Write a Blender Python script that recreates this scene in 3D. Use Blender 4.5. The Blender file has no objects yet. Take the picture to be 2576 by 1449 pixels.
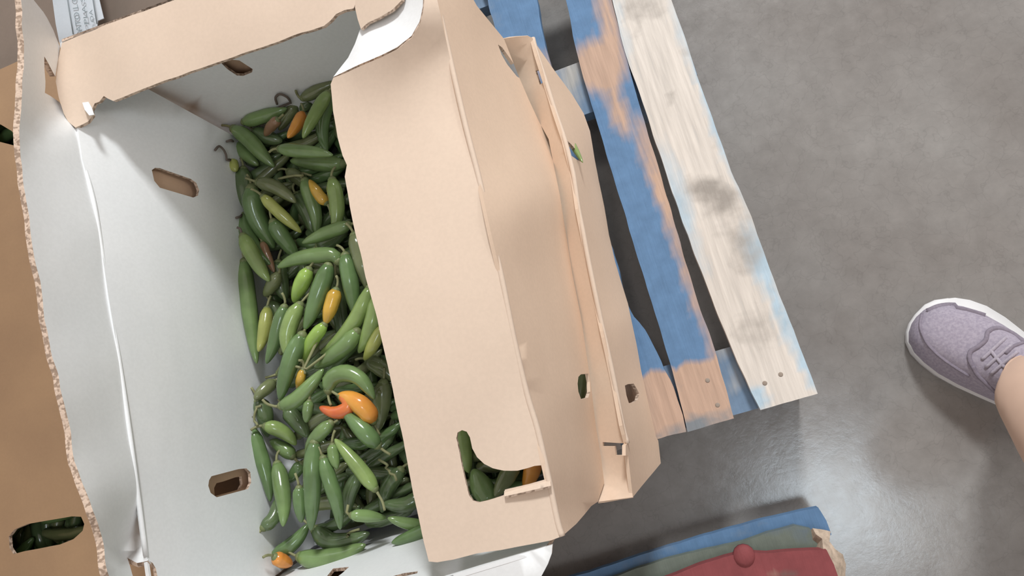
import bpy, bmesh, math, random
import numpy as np
from mathutils import Vector, Matrix, geometry, noise
from mathutils.bvhtree import BVHTree

random.seed(7)
SC = bpy.context.scene
COL = SC.collection

# ------------------------------------------------------------------ camera
F, CX, CY, CAMH = 1900.0, 1288.0, 724.5, 1.13
RX = np.array([[0.93680216, 0.29982877, 0.18028981],
               [-0.25834494, 0.94033393, -0.22142718],
               [-0.23592287, 0.1608565, 0.9583661]])       # world <- camera
CAM = np.array([0.0, 0.0, CAMH])
cd = bpy.data.cameras.new('camera')
cam = bpy.data.objects.new('camera', cd)
COL.objects.link(cam)
cd.sensor_fit = 'HORIZONTAL'
cd.sensor_width = 36.0
cd.lens = F / 2576.0 * 36.0
cd.clip_start = 0.02
cam.matrix_world = Matrix.Translation((0, 0, CAMH)) @ Matrix(RX.tolist()).to_4x4()
SC.camera = cam

# ------------------------------------------------------------------ light
SC.view_settings.view_transform = 'Standard'
SC.view_settings.look = 'None'
SC.view_settings.gamma = 1.0
SC.view_settings.use_curve_mapping = False
SC.view_settings.exposure = 0.0
wd = bpy.data.worlds.new('world')
SC.world = wd
wd.use_nodes = True
wd.node_tree.nodes['Background'].inputs[0].default_value = (1.0, 0.91, 0.85, 1)
wd.node_tree.nodes['Background'].inputs[1].default_value = 0.64


def area(name, loc, target, power, sx, sy, color):
    ld = bpy.data.lights.new(name, 'AREA')
    ld.shape = 'RECTANGLE'
    ld.size, ld.size_y = sx, sy
    ld.energy = power
    ld.color = color
    o = bpy.data.objects.new(name, ld)
    COL.objects.link(o)
    o.location = loc
    o.rotation_euler = (Vector(target) - Vector(loc)).to_track_quat('-Z', 'Y').to_euler()
    return o


area('skylight', (1.5, 4.6, 4.2), (-0.1, 0.2, 0.2), 305, 0.85, 0.85, (0.97, 0.99, 1.0))
area('high_bay_lamp', (0.84, -1.05, 6.0), (0.84, -1.05, 0.0), 33, 0.95, 0.95, (0.78, 0.91, 1.0))
area('aisle_lamp', (4.6, -0.75, 3.3), (0.0, 0.0, 0.2), 42, 1.0, 1.0, (1.0, 0.97, 0.93))


# ------------------------------------------------------------------ projection helpers
def ray(px, py):
    return RX @ np.array([px - CX, -(py - CY), -F])


def P(px, py, z):
    d = ray(px, py)
    return CAM + d * ((z - CAMH) / d[2])


def proj(p):
    c = RX.T @ (np.asarray(p, float) - CAM)
    return (CX + c[0] / -c[2] * F, CY - c[1] / -c[2] * F)


def plane_inv(a, b, c):
    """surface given by three (px, py, z) points: inverse ray parameter, linear in the pixel"""
    A = []
    r = []
    for (px, py, z) in (a, b, c):
        d = ray(px, py)
        A.append((px, py, 1.0))
        r.append(d[2] / (z - CAMH))
    k = np.linalg.solve(np.array(A), np.array(r))
    return lambda x, y: k[0] * x + k[1] * y + k[2]


def tps_inv(ctrl):
    """smooth surface through many (px, py, z) points (thin plate spline of the inverse depth)"""
    xy = np.array([(c[0], c[1]) for c in ctrl], float) / 1000.0
    v = np.array([ray(c[0], c[1])[2] / (c[2] - CAMH) for c in ctrl])
    n = len(ctrl)

    def U(r2):
        return np.where(r2 > 1e-12, r2 * np.log(np.maximum(r2, 1e-12)), 0.0)
    K = U(((xy[:, None] - xy[None]) ** 2).sum(-1)) + np.eye(n) * 1e-6
    Q = np.hstack([np.ones((n, 1)), xy])
    M = np.zeros((n + 3, n + 3))
    M[:n, :n] = K
    M[:n, n:] = Q
    M[n:, :n] = Q.T
    s = np.linalg.solve(M, np.concatenate([v, np.zeros(3)]))

    def f(x, y):
        q = np.array([x, y]) / 1000.0
        return float(U(((xy - q) ** 2).sum(-1)) @ s[:n] + s[n] + s[n + 1] * q[0] + s[n + 2] * q[1])
    return f


def lift(f, px, py):
    return CAM + ray(px, py) / f(px, py)


# ------------------------------------------------------------------ materials
def nt(name):
    m = bpy.data.materials.new(name)
    m.use_nodes = True
    return m, m.node_tree, m.node_tree.nodes['Principled BSDF']


def N(t, typ, **kw):
    n = t.nodes.new(typ)
    for k, v in kw.items():
        setattr(n, k, v)
    return n


def noise_node(t, scale, detail=3.0, stretch=None, coord='Object', rough=0.55):
    tc = N(t, 'ShaderNodeTexCoord')
    mp = N(t, 'ShaderNodeMapping')
    if stretch:
        mp.inputs['Scale'].default_value = stretch
    t.links.new(tc.outputs[coord], mp.inputs['Vector'])
    n = N(t, 'ShaderNodeTexNoise')
    n.inputs['Scale'].default_value = scale
    n.inputs['Detail'].default_value = detail
    n.inputs['Roughness'].default_value = rough
    t.links.new(mp.outputs['Vector'], n.inputs['Vector'])
    return n


def ramp(t, src, stops):
    r = N(t, 'ShaderNodeValToRGB')
    el = r.color_ramp.elements
    while len(el) < len(stops):
        el.new(0.5)
    for e, (p, c) in zip(el, stops):
        e.position = p
        e.color = (*c, 1) if len(c) == 3 else c
    t.links.new(src, r.inputs['Fac'])
    return r


def mixc(t, fac, a, b):
    m = N(t, 'ShaderNodeMix', data_type='RGBA')
    for sock, v in ((m.inputs[0], fac), (m.inputs[6], a), (m.inputs[7], b)):
        if isinstance(v, (int, float)):
            sock.default_value = v
        elif isinstance(v, tuple):
            sock.default_value = (*v, 1)
        else:
            t.links.new(v, sock)
    return m.outputs[2]


def bump(t, b, src, strength, dist=0.002):
    bn = N(t, 'ShaderNodeBump')
    bn.inputs['Strength'].default_value = strength
    bn.inputs['Distance'].default_value = dist
    t.links.new(src, bn.inputs['Height'])
    t.links.new(bn.outputs[0], b.inputs['Normal'])


def mat_paper(name, c1, c2, rough=0.75, spec=0.25, flute=True):
    m, t, b = nt(name)
    n = noise_node(t, 9, 4)
    f = noise_node(t, 260, 2)
    col = ramp(t, n.outputs['Fac'], [(0.3, c1), (0.7, c2)])
    sp = ramp(t, f.outputs['Fac'], [(0.35, (0.965, 0.965, 0.965)), (0.65, (1, 1, 1))])
    mm = N(t, 'ShaderNodeMix', data_type='RGBA', blend_type='MULTIPLY')
    mm.inputs[0].default_value = 1.0
    t.links.new(col.outputs[0], mm.inputs[6])
    t.links.new(sp.outputs[0], mm.inputs[7])
    t.links.new(mm.outputs[2], b.inputs['Base Color'])
    b.inputs['Roughness'].default_value = rough
    b.inputs['Specular IOR Level'].default_value = spec
    w = noise_node(t, 14, 3, (1.0, 0.25, 1.0))
    bump(t, b, w.outputs['Fac'], 0.25, 0.004)
    return m


KRAFT = mat_paper('kraft_board', (0.65, 0.52, 0.415), (0.69, 0.555, 0.445))
KRAFT_SIDE = mat_paper('kraft_board_side', (0.68, 0.52, 0.395), (0.72, 0.555, 0.425))
KRAFT_WARM = mat_paper('kraft_board_warm', (0.60, 0.42, 0.29), (0.66, 0.46, 0.32))
KRAFT_SHADED = mat_paper('kraft_board_shaded', (0.31, 0.20, 0.12), (0.37, 0.24, 0.14))  # left carton's kraft, its shade put into the board colour
KRAFT_DIM = mat_paper('kraft_board_dim_shade', (0.17, 0.135, 0.11), (0.21, 0.165, 0.135))  # darker kraft: shade of the rear carton and far top panel painted in
WHITE = mat_paper('white_liner', (0.80, 0.82, 0.83), (0.85, 0.865, 0.87), 0.45, 0.4)
PAPER = mat_paper('label_paper', (0.46, 0.51, 0.56), (0.52, 0.56, 0.60), 0.7, 0.2)


def mat_edge():
    m, t, b = nt('corrugated_edge')
    v = noise_node(t, 240, 1)
    c = ramp(t, v.outputs['Fac'], [(0.42, (0.32, 0.23, 0.17)), (0.55, (0.62, 0.48, 0.38))])
    t.links.new(c.outputs[0], b.inputs['Base Color'])
    b.inputs['Roughness'].default_value = 0.9
    bump(t, b, v.outputs['Fac'], 0.6, 0.002)
    return m


EDGE = mat_edge()


def mat_flat(name, c, rough=0.6, spec=0.3, var=0.12, scale=30):
    m, t, b = nt(name)
    n = noise_node(t, scale, 3)
    lo = tuple(x * (1 - var) for x in c)
    hi = tuple(min(1, x * (1 + var)) for x in c)
    r = ramp(t, n.outputs['Fac'], [(0.3, lo), (0.7, hi)])
    t.links.new(r.outputs[0], b.inputs['Base Color'])
    b.inputs['Roughness'].default_value = rough
    b.inputs['Specular IOR Level'].default_value = spec
    return m


INK = mat_flat('grey_ink', (0.22, 0.26, 0.28), 0.8, 0.1)
NAIL = mat_flat('rusty_nail', (0.30, 0.25, 0.21), 0.8, 0.2)


def mat_floor():
    m, t, b = nt('concrete')
    n1 = noise_node(t, 2.6, 5)
    n2 = noise_node(t, 34, 6, rough=0.7)
    c1 = ramp(t, n1.outputs['Fac'], [(0.35, (0.205, 0.19, 0.178)), (0.65, (0.285, 0.276, 0.265))])
    c2 = ramp(t, n2.outputs['Fac'], [(0.3, (0.86, 0.86, 0.86)), (0.7, (1.05, 1.05, 1.05))])
    mm = N(t, 'ShaderNodeMix', data_type='RGBA', blend_type='MULTIPLY')
    mm.inputs[0].default_value = 1.0
    t.links.new(c1.outputs[0], mm.inputs[6])
    t.links.new(c2.outputs[0], mm.inputs[7])
    # hairline crazing
    tc = N(t, 'ShaderNodeTexCoord')
    ds = noise_node(t, 12, 4)
    md = N(t, 'ShaderNodeMix', data_type='RGBA')
    md.inputs[0].default_value = 0.12
    t.links.new(tc.outputs['Object'], md.inputs[6])
    t.links.new(ds.outputs['Color'], md.inputs[7])
    vo = N(t, 'ShaderNodeTexVoronoi', feature='DISTANCE_TO_EDGE')
    vo.inputs['Scale'].default_value = 34
    t.links.new(md.outputs[2], vo.inputs['Vector'])
    cr = ramp(t, vo.outputs['Distance'], [(0.0, (0.80, 0.80, 0.80)), (0.03, (1, 1, 1))])
    m3 = N(t, 'ShaderNodeMix', data_type='RGBA', blend_type='MULTIPLY')
    m3.inputs[0].default_value = 0.55
    t.links.new(mm.outputs[2], m3.inputs[6])
    t.links.new(cr.outputs[0], m3.inputs[7])
    t.links.new(m3.outputs[2], b.inputs['Base Color'])
    rr = ramp(t, n2.outputs['Fac'], [(0.3, (0.13, 0.13, 0.13)), (0.7, (0.21, 0.21, 0.21))])
    t.links.new(rr.outputs[0], b.inputs['Roughness'])
    b.inputs['Specular IOR Level'].default_value = 0.55
    bump(t, b, n2.outputs['Fac'], 0.12, 0.002)
    return m


def mat_board(name, paint, wood, stain, grain=(60, 4, 60)):
    """painted timber: attribute 'wear' bares the wood, attribute 'stain' dirties it"""
    m, t, b = nt(name)
    w = N(t, 'ShaderNodeAttribute', attribute_name='wear')
    s = N(t, 'ShaderNodeAttribute', attribute_name='stain')
    g = noise_node(t, 3, 5, grain)
    f = noise_node(t, 55, 4)
    # wear edge broken up by the grain
    ad = N(t, 'ShaderNodeMath', operation='ADD')
    t.links.new(w.outputs['Fac'], ad.inputs[0])
    mu = N(t, 'ShaderNodeMath', operation='MULTIPLY_ADD')
    mu.inputs[1].default_value = 0.5
    mu.inputs[2].default_value = -0.25
    t.links.new(g.outputs['Fac'], mu.inputs[0])
    t.links.new(mu.outputs[0], ad.inputs[1])
    wr = ramp(t, ad.outputs[0], [(0.12, (0, 0, 0)), (0.88, (1, 1, 1))])
    wc = ramp(t, g.outputs['Fac'], [(0.3, tuple(x * 0.84 for x in wood)), (0.7, tuple(min(1, x * 1.1) for x in wood))])
    pc = ramp(t, f.outputs['Fac'], [(0.3, tuple(x * 0.9 for x in paint)), (0.7, tuple(x * 1.1 for x in paint))])
    c = mixc(t, wr.outputs[0], pc.outputs[0], wc.outputs[0])
    a2 = N(t, 'ShaderNodeMath', operation='ADD')
    t.links.new(s.outputs['Fac'], a2.inputs[0])
    m2 = N(t, 'ShaderNodeMath', operation='MULTIPLY_ADD')
    m2.inputs[1].default_value = 0.8
    m2.inputs[2].default_value = -0.4
    t.links.new(f.outputs['Fac'], m2.inputs[0])
    t.links.new(m2.outputs[0], a2.inputs[1])
    sr = ramp(t, a2.outputs[0], [(0.2, (0, 0, 0)), (0.85, (1, 1, 1))])
    c = mixc(t, sr.outputs[0], c, stain)
    t.links.new(c, b.inputs['Base Color'])
    b.inputs['Roughness'].default_value = 0.72
    b.inputs['Specular IOR Level'].default_value = 0.25
    bump(t, b, g.outputs['Fac'], 0.35, 0.003)
    return m


BLUE = (0.115, 0.215, 0.37)
BOARD_WHITE = mat_board('worn_cream_board', (0.42, 0.54, 0.63), (0.65, 0.60, 0.545), (0.33, 0.30, 0.27))
BOARD_BLUE = mat_board('worn_blue_board', BLUE, (0.50, 0.345, 0.26), (0.20, 0.22, 0.24))
BOARD_PINK = mat_board('faded_blue_board', BLUE, (0.46, 0.365, 0.32), (0.42, 0.29, 0.21))
BOARD_RED = mat_board('red_board', (0.24, 0.062, 0.066), (0.42, 0.33, 0.25), (0.16, 0.10, 0.09))
BOARD_GREEN = mat_board('green_board', (0.16, 0.19, 0.16), (0.40, 0.33, 0.26), (0.12, 0.16, 0.20))
BOARD_DULL = mat_board('grey_blue_block', (0.17, 0.25, 0.36), (0.42, 0.41, 0.39), (0.3, 0.27, 0.25))


# ------------------------------------------------------------------ object helpers
def link(name, me, parent=None):
    o = bpy.data.objects.new(name, me)
    COL.objects.link(o)
    if parent:
        o.parent = parent
        o.matrix_parent_inverse = parent.matrix_world.inverted()
    return o


def thing(name, label, cat, loc, group=None):
    o = bpy.data.objects.new(name, None)
    COL.objects.link(o)
    o.location = loc
    o.empty_display_size = 0.03
    o['label'] = label
    o['category'] = cat
    if group:
        o['group'] = group
    bpy.context.view_layer.update()
    return o


def pip(x, y, poly):
    c = False
    j = len(poly) - 1
    for i in range(len(poly)):
        xi, yi = poly[i]
        xj, yj = poly[j]
        if (yi > y) != (yj > y) and x < (xj - xi) * (y - yi) / (yj - yi) + xi:
            c = not c
        j = i
    return c


def densify(poly, step, rough=0.0, closed=True):
    out = []
    n = len(poly)
    for i in range(n if closed else n - 1):
        a = np.array(poly[i], float)
        b = np.array(poly[(i + 1) % n], float)
        L = np.linalg.norm(b - a)
        k = max(1, int(L / step))
        for q in range(k):
            p = a + (b - a) * q / k
            if rough and q:
                nv = noise.noise_vector((p[0] * 0.02, p[1] * 0.02, 3.3))
                p = p + np.array([nv[0], nv[1]]) * rough
            out.append((float(p[0]), float(p[1])))
    if not closed:
        out.append(tuple(map(float, poly[-1])))
    return out


def smooth_line(pts, k=4):
    """catmull-rom through pixel points"""
    P_ = [np.array(p, float) for p in pts]
    if len(P_) < 3:
        return [tuple(p) for p in P_]
    P_ = [2 * P_[0] - P_[1]] + P_ + [2 * P_[-1] - P_[-2]]
    out = []
    for i in range(1, len(P_) - 2):
        for q in range(k):
            t = q / k
            a, b, c, d = P_[i - 1], P_[i], P_[i + 1], P_[i + 2]
            out.append(0.5 * ((2 * b) + (-a + c) * t + (2 * a - 5 * b + 4 * c - d) * t * t + (-a + 3 * b - 3 * c + d) * t ** 3))
    out.append(P_[-2])
    return out


def panel(name, outline, surf, mats, thick, parent=None, holes=(), grid=70, step=30, rough=0.0, attrs=None, offs=0.0, smooth=True, crease=None):
    """sheet with real thickness: the outline (pixels of the photograph, in or out of frame) is lifted onto
    a surface that has its own distance; mats = front, back, edge"""
    cre = np.array(densify(crease, 6, closed=False)) if crease else None

    def on_crease(x, y):
        return cre is not None and ((cre - np.array([x, y])) ** 2).sum(1).min() < 64
    ol = densify(outline, step)
    if rough:
        ol = [(x, y) if on_crease(x, y) else (x + nv[0] * rough, y + nv[1] * rough)
              for (x, y) in ol for nv in (noise.noise_vector((x * 0.02, y * 0.02, 3.3)),)]
    hs = [densify(h, 14, rough * 0.6) for h in holes]
    V = [Vector(p) for p in ol]
    E = [(i, (i + 1) % len(ol)) for i in range(len(ol))]
    for h in hs:
        b = len(V)
        V += [Vector(p) for p in h]
        E += [(b + i, b + (i + 1) % len(h)) for i in range(len(h))]
    if grid:
        xs = [p[0] for p in ol]
        ys = [p[1] for p in ol]
        x = min(xs) + grid * 0.5
        nb = [np.array([v.x, v.y]) for v in V]
        nb = np.array(nb)
        while x < max(xs):
            y = min(ys) + grid * 0.5
            while y < max(ys):
                if pip(x, y, ol) and not any(pip(x, y, h) for h in hs):
                    if ((nb - np.array([x, y])) ** 2).sum(1).min() > (grid * 0.25) ** 2:
                        V.append(Vector((x, y)))
                y += grid
            x += grid
    vo, eo, fo, *_ = geometry.delaunay_2d_cdt(V, E, [], 0, 1e-4)
    F2 = []
    for f in fo:
        c = sum((vo[i] for i in f), Vector((0, 0))) / len(f)
        if pip(c.x, c.y, ol) and not any(pip(c.x, c.y, h) for h in hs):
            F2.append(list(f))
    used = sorted({i for f in F2 for i in f})
    idx = {u: k for k, u in enumerate(used)}
    pts = [Vector(lift(surf, vo[u].x, vo[u].y)) for u in used]
    F2 = [[idx[i] for i in f] for f in F2]
    cv = Vector(CAM)
    acc = [Vector() for _ in pts]
    for k, f in enumerate(F2):
        a, b, c = (pts[i] for i in f)
        n = (b - a).cross(c - a)
        if n.dot(cv - a) < 0:
            f.reverse()
            n = -n
        for i in f:
            acc[i] += n
    nrm = [n.normalized() if n.length > 0 else Vector((0, 0, 1)) for n in acc]
    npt = len(pts)
    allp = [p - n * offs for p, n in zip(pts, nrm)] + [p - n * (thick + offs) for p, n in zip(pts, nrm)]
    faces = [list(f) for f in F2] + [[i + npt for i in reversed(f)] for f in F2]
    mi = [0] * len(F2) + [1] * len(F2)
    cnt = {}
    for f in F2:
        for i in range(3):
            e = (f[i], f[(i + 1) % 3])
            cnt[e] = cnt.get(e, 0) + 1
    for (a, b) in list(cnt):
        if (b, a) not in cnt:
            faces.append([b, a, a + npt, b + npt])
            u, v = vo[used[a]], vo[used[b]]
            mi.append(0 if on_crease(u.x, u.y) and on_crease(v.x, v.y) else 2)
    me = bpy.data.meshes.new(name)
    me.from_pydata([tuple(p) for p in allp], [], faces)
    for m in mats:
        me.materials.append(m)
    me.polygons.foreach_set('material_index', mi)
    sm = [smooth and k < 2 * len(F2) for k in range(len(faces))]
    me.polygons.foreach_set('use_smooth', sm)
    if smooth:
        for (a, b) in cnt:
            pass
        me.update()
        ed = {tuple(sorted(e.vertices)): e.index for e in me.edges}
        for (a, b) in cnt:
            if (b, a) not in cnt:
                for q in ((a, b), (a + npt, b + npt)):
                    i = ed.get(tuple(sorted(q)))
                    if i is not None:
                        me.edges[i].use_edge_sharp = True
    if attrs:
        for an, fn in attrs.items():
            at = me.attributes.new(an, 'FLOAT', 'POINT')
            vals = [fn(vo[u].x, vo[u].y) for u in used]
            at.data.foreach_set('value', vals + vals)
    me.update()
    return link(name, me, parent)


def tube_mesh(name, pts, radii, mat, seg=8, cap=True, flat=1.0):
    """tube along 3D points"""
    pts = [Vector(p) for p in pts]
    n = len(pts)
    vs, fs = [], []
    up = Vector((0, 0, 1))
    prev = None
    for i, p in enumerate(pts):
        t = (pts[min(i + 1, n - 1)] - pts[max(i - 1, 0)]).normalized()
        if prev is None:
            a = t.cross(up)
            if a.length < 0.1:
                a = t.cross(Vector((0, 1, 0)))
            a.normalize()
        else:
            a = (prev - t * prev.dot(t)).normalized()
        prev = a
        b = t.cross(a).normalized()
        for k in range(seg):
            w = 2 * math.pi * k / seg
            vs.append(p + (a * math.cos(w) + b * math.sin(w) * flat) * radii[i])
    for i in range(n - 1):
        for k in range(seg):
            k2 = (k + 1) % seg
            fs.append([i * seg + k, i * seg + k2, (i + 1) * seg + k2, (i + 1) * seg + k])
    if cap:
        fs.append([k for k in reversed(range(seg))])
        fs.append([(n - 1) * seg + k for k in range(seg)])
    me = bpy.data.meshes.new(name)
    me.from_pydata([tuple(v) for v in vs], [], fs)
    me.materials.append(mat)
    me.polygons.foreach_set('use_smooth', [True] * len(fs))
    me.update()
    return me


def gsum(blobs):
    """soft patches: (px, py, rx, ry, angle_deg, amount)"""
    def f(x, y):
        s = 0.0
        for (bx, by, rx, ry, an, am) in blobs:
            c, q = math.cos(math.radians(an)), math.sin(math.radians(an))
            dx, dy = x - bx, y - by
            u = (dx * c + dy * q) / rx
            v = (-dx * q + dy * c) / ry
            r = u * u + v * v
            s += am * math.exp(-r * r)
        return s
    return f


# ------------------------------------------------------------------ floor
FLOOR = mat_floor()
me = bpy.data.meshes.new('floor')
me.from_pydata([(-12, -12, 0), (12, -12, 0), (12, 12, 0), (-12, 12, 0)], [], [(0, 1, 2, 3)])
me.materials.append(FLOOR)
fl = link('floor', me)
fl['kind'] = 'structure'

# ------------------------------------------------------------------ pallets
ZP = 0.130


def flatz(z):
    return plane_inv((500, 300, z), (2000, 300, z), (1300, 1300, z))


def up_ext(x, y, z):
    return proj((x, y, z))


pal = thing('wooden_pallet', 'worn blue pallet of long slats under the open pepper box', 'pallet', (-0.1, 0.3, 0))


def board(name, left, right, z, mat, wear, stain, parent, thick=0.017, rough=2.0, grid=22, label=None):
    o = panel(name, smooth_line(left, 3) + list(reversed(smooth_line(right, 3))), flatz(z), (mat, mat, mat), thick, parent,
              grid=grid, step=16, rough=rough, attrs={'wear': gsum(wear) if isinstance(wear, list) else wear,
                                                     'stain': gsum(stain) if isinstance(stain, list) else stain})
    if label:
        o['label'] = label
    return o


# outer cream board
board('slat', [(1480, -190), (1540, 0), (1572, 130), (1610, 235), (1650, 360), (1692, 485), (1760, 672), (1830, 850), (1912, 1032)],
      [(1628, -190), (1688, 0), (1722, 90), (1752, 185), (1792, 295), (1840, 430), (1890, 545), (1915, 615), (1960, 738), (2003, 850), (2058, 990)],
      ZP, BOARD_WHITE,
      lambda x, y: 0.95 - gsum([(1730, 100, 22, 120, -20, .55), (1790, 270, 16, 120, -18, .8), (1845, 400, 22, 130, -20, .6), (1700, 470, 32, 120, -20, .5),
                               (1900, 640, 30, 90, -20, .65), (1985, 830, 22, 90, -22, .75), (2030, 930, 12, 60, -22, .9), (1560, 60, 14, 120, -14, .45),
                               (1740, 600, 18, 120, -20, .4), (1908, 1000, 22, 34, -30, 1.1), (1930, 700, 20, 120, -20, .5)])(x, y),
      [(1620, 20, 60, 40, 0, .55), (1600, 90, 24, 30, 0, .35), (1688, 245, 16, 22, 0, .6), (1790, 485, 75, 42, 20, .8), (1730, 130, 60, 20, 10, .35),
       (1835, 560, 60, 60, 0, .35), (1880, 640, 50, 60, 0, .55), (1890, 820, 50, 60, 60, .45), (1930, 870, 40, 40, 0, .25), (1800, 360, 30, 30, 0, .25)],
      pal, label='outermost slat, cream bare wood with traces of pale blue paint')
# middle blue board
board('slat', [(1380, -190), (1424, 0), (1450, 130), (1488, 262), (1530, 400), (1575, 550), (1622, 705), (1690, 932), (1730, 1086)],
      [(1482, -190), (1538, 0), (1598, 225), (1648, 395), (1700, 570), (1752, 750), (1800, 885), (1846, 1052)],
      ZP - 0.002, BOARD_BLUE,
      lambda x, y: min(1.0, gsum([(1505, 165, 75, 68, 0, 1.1), (1530, 40, 30, 90, -15, .85), (1555, 280, 26, 70, -18, .9), (1640, 400, 30, 120, -18, .8),
                                  (1690, 560, 22, 120, -18, .75), (1745, 740, 18, 110, -18, .7), (1800, 880, 24, 60, -18, .6)])(x, y)
                       + (1.1 if y > 928 - 0.27 * (x - 1690) else 0.0)),
      [(1790, 1055, 70, 22, -15, .7), (1735, 1075, 40, 20, -15, .6), (1670, 950, 60, 200, -18, .15)],
      pal, label='middle slat, blue paint worn to reddish wood over the cross boards')
# inner blue board, mostly under the box
board('slat', [(1165, -190), (1225, 0), (1270, 160), (1380, 560), (1480, 850), (1560, 1000), (1600, 1115)],
      [(1305, -190), (1350, 0), (1366, 95), (1384, 160), (1420, 280), (1480, 460), (1546, 640), (1564, 700), (1578, 765), (1640, 862), (1668, 925), (1694, 975), (1728, 1084)],
      ZP - 0.001, BOARD_BLUE,
      lambda x, y: min(1.0, gsum([(1370, 165, 40, 46, 0, .5)])(x, y) + (1.1 if y > 938 - 0.2 * (x - 1640) else 0.0)),
      [(1240, 40, 30, 120, 0, .3), (1700, 1085, 60, 20, -15, .6)],
      pal, rough=6, label='inner slat, blue with a salmon bare end, half under the box')


def world_board(name, x0, x1, y0, y1, z, mat, parent, thick=0.017, wear=0.2):
    q = [proj((x0, y0, z)), proj((x1, y0, z)), proj((x1, y1, z)), proj((x0, y1, z))]
    return panel(name, q, flatz(z), (mat, mat, mat), thick, parent, grid=60, step=40, rough=1.5,
                 attrs={'wear': lambda x, y: wear, 'stain': lambda x, y: 0.2})


for k in range(4):
    world_board('slat', -0.62 + 0.125 * k, -0.535 + 0.125 * k, -0.016, 0.70, ZP - 0.001, BOARD_BLUE, pal, wear=0.15)
for (y0, y1) in ((-0.012, 0.072), (0.445, 0.525), (0.665, 0.735)):
    q = [proj((-0.62, y0, 0.111)), proj((0.141, y0, 0.111)), proj((0.141, y1, 0.111)), proj((-0.62, y1, 0.111))]
    panel('cross_board', q, flatz(0.1115), (BOARD_DULL,) * 3, 0.026, pal, grid=40, step=30, rough=1.0,
          attrs={'wear': gsum([(1430, 170, 45, 40, 0, .8), (1440, 235, 40, 50, 0, .6), (1820, 885, 30, 20, 0, .7), (1850, 955, 30, 30, 0, .55)]),
                 'stain': gsum([(1870, 990, 10, 10, 0, .2)])})
    for x0 in (-0.62, -0.26, 0.04):
        q = [proj((x0, y0, 0.0855)), proj((x0 + 0.1, y0, 0.0855)), proj((x0 + 0.1, y1, 0.0855)), proj((x0, y1, 0.0855))]
        panel('block', q, flatz(0.0855), (BOARD_DULL,) * 3, 0.0855, pal, grid=60, step=40,
              attrs={'wear': lambda x, y: 0.2, 'stain': lambda x, y: 0.3})
for (px, py, z) in ((1924, 964, ZP), (1964, 942, ZP), (1780, 957, ZP - .002), (1805, 1019, ZP - .002)):
    c = Vector(P(px, py, z))
    o = link('nail', tube_mesh('nail', [c + Vector((0, 0, -0.004)), c + Vector((0, 0, 0.0002)), c + Vector((0, 0, 0.0005))], [0.003, 0.003, 0.0018], NAIL, 10), pal)

# second pallet, lower edge of the photograph
pal2 = thing('wooden_pallet', 'red, green and blue pallet with a splintered end at the lower edge', 'pallet', (-0.05, -0.3, 0))
zb = 0.075
o = panel('board', [(600, 1690), (1330, 1480), (1480, 1440), (1600, 1400), (1730, 1360), (1850, 1325), (1960, 1298), (2058, 1276), (2078, 1310), (2092, 1345), (2000, 1400), (1800, 1449), (1500, 1560), (1330, 1600), (620, 1800)],
          flatz(zb), (BOARD_BLUE,) * 3, 0.02, pal2, grid=26, step=18, rough=2.5,
          attrs={'wear': gsum([(1900, 1330, 30, 10, 0, .25)]), 'stain': gsum([(1890, 1330, 50, 18, -15, .45), (1640, 1400, 90, 40, -15, .35)])})
o['label'] = 'bright blue edge board'
o = panel('board', [(610, 1750), (1330, 1545), (1500, 1468), (1600, 1430), (1725, 1392), (1800, 1378), (1870, 1362), (1930, 1340), (2000, 1322), (2038, 1330), (2062, 1352), (2086, 1390), (2110, 1449), (2130, 1520), (1500, 1690), (640, 1900)],
          flatz(0.092), (BOARD_GREEN,) * 3, 0.016, pal2, grid=26, step=18, rough=2.5,
          attrs={'wear': gsum([(2080, 1400, 26, 60, 0, .3)]), 'stain': gsum([(2020, 1345, 40, 20, 0, .6), (1960, 1330, 60, 10, -15, .5)])})
o['label'] = 'dull green board under the red one'
o = panel('board', [(640, 1780), (1560, 1500), (1690, 1449), (1760, 1421), (1820, 1402), (1870, 1390), (1930, 1392), (2000, 1386), (2080, 1384), (2098, 1420), (2112, 1460), (2140, 1560), (2170, 1640), (700, 2000)],
          flatz(0.118), (BOARD_RED,) * 3, 0.020, pal2, grid=24, step=16, rough=1.5,
          attrs={'wear': gsum([(1950, 1449, 40, 8, 0, .35)]), 'stain': gsum([(1985, 1446, 34, 8, 0, .8), (1860, 1440, 8, 60, 0, .3)])})
o['label'] = 'red painted top board'
# raised red knot on the red board
c = Vector(P(1872, 1398, 0.116))
prof = [(-0.006, 0.0135), (0.001, 0.0135), (0.004, 0.0118), (0.0062, 0.008), (0.007, 0.002)]
o = link('bolt_head', tube_mesh('bolt_head', [c + Vector((0, 0, h)) for h, r in prof], [r for h, r in prof], BOARD_RED, 14), pal2)
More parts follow.
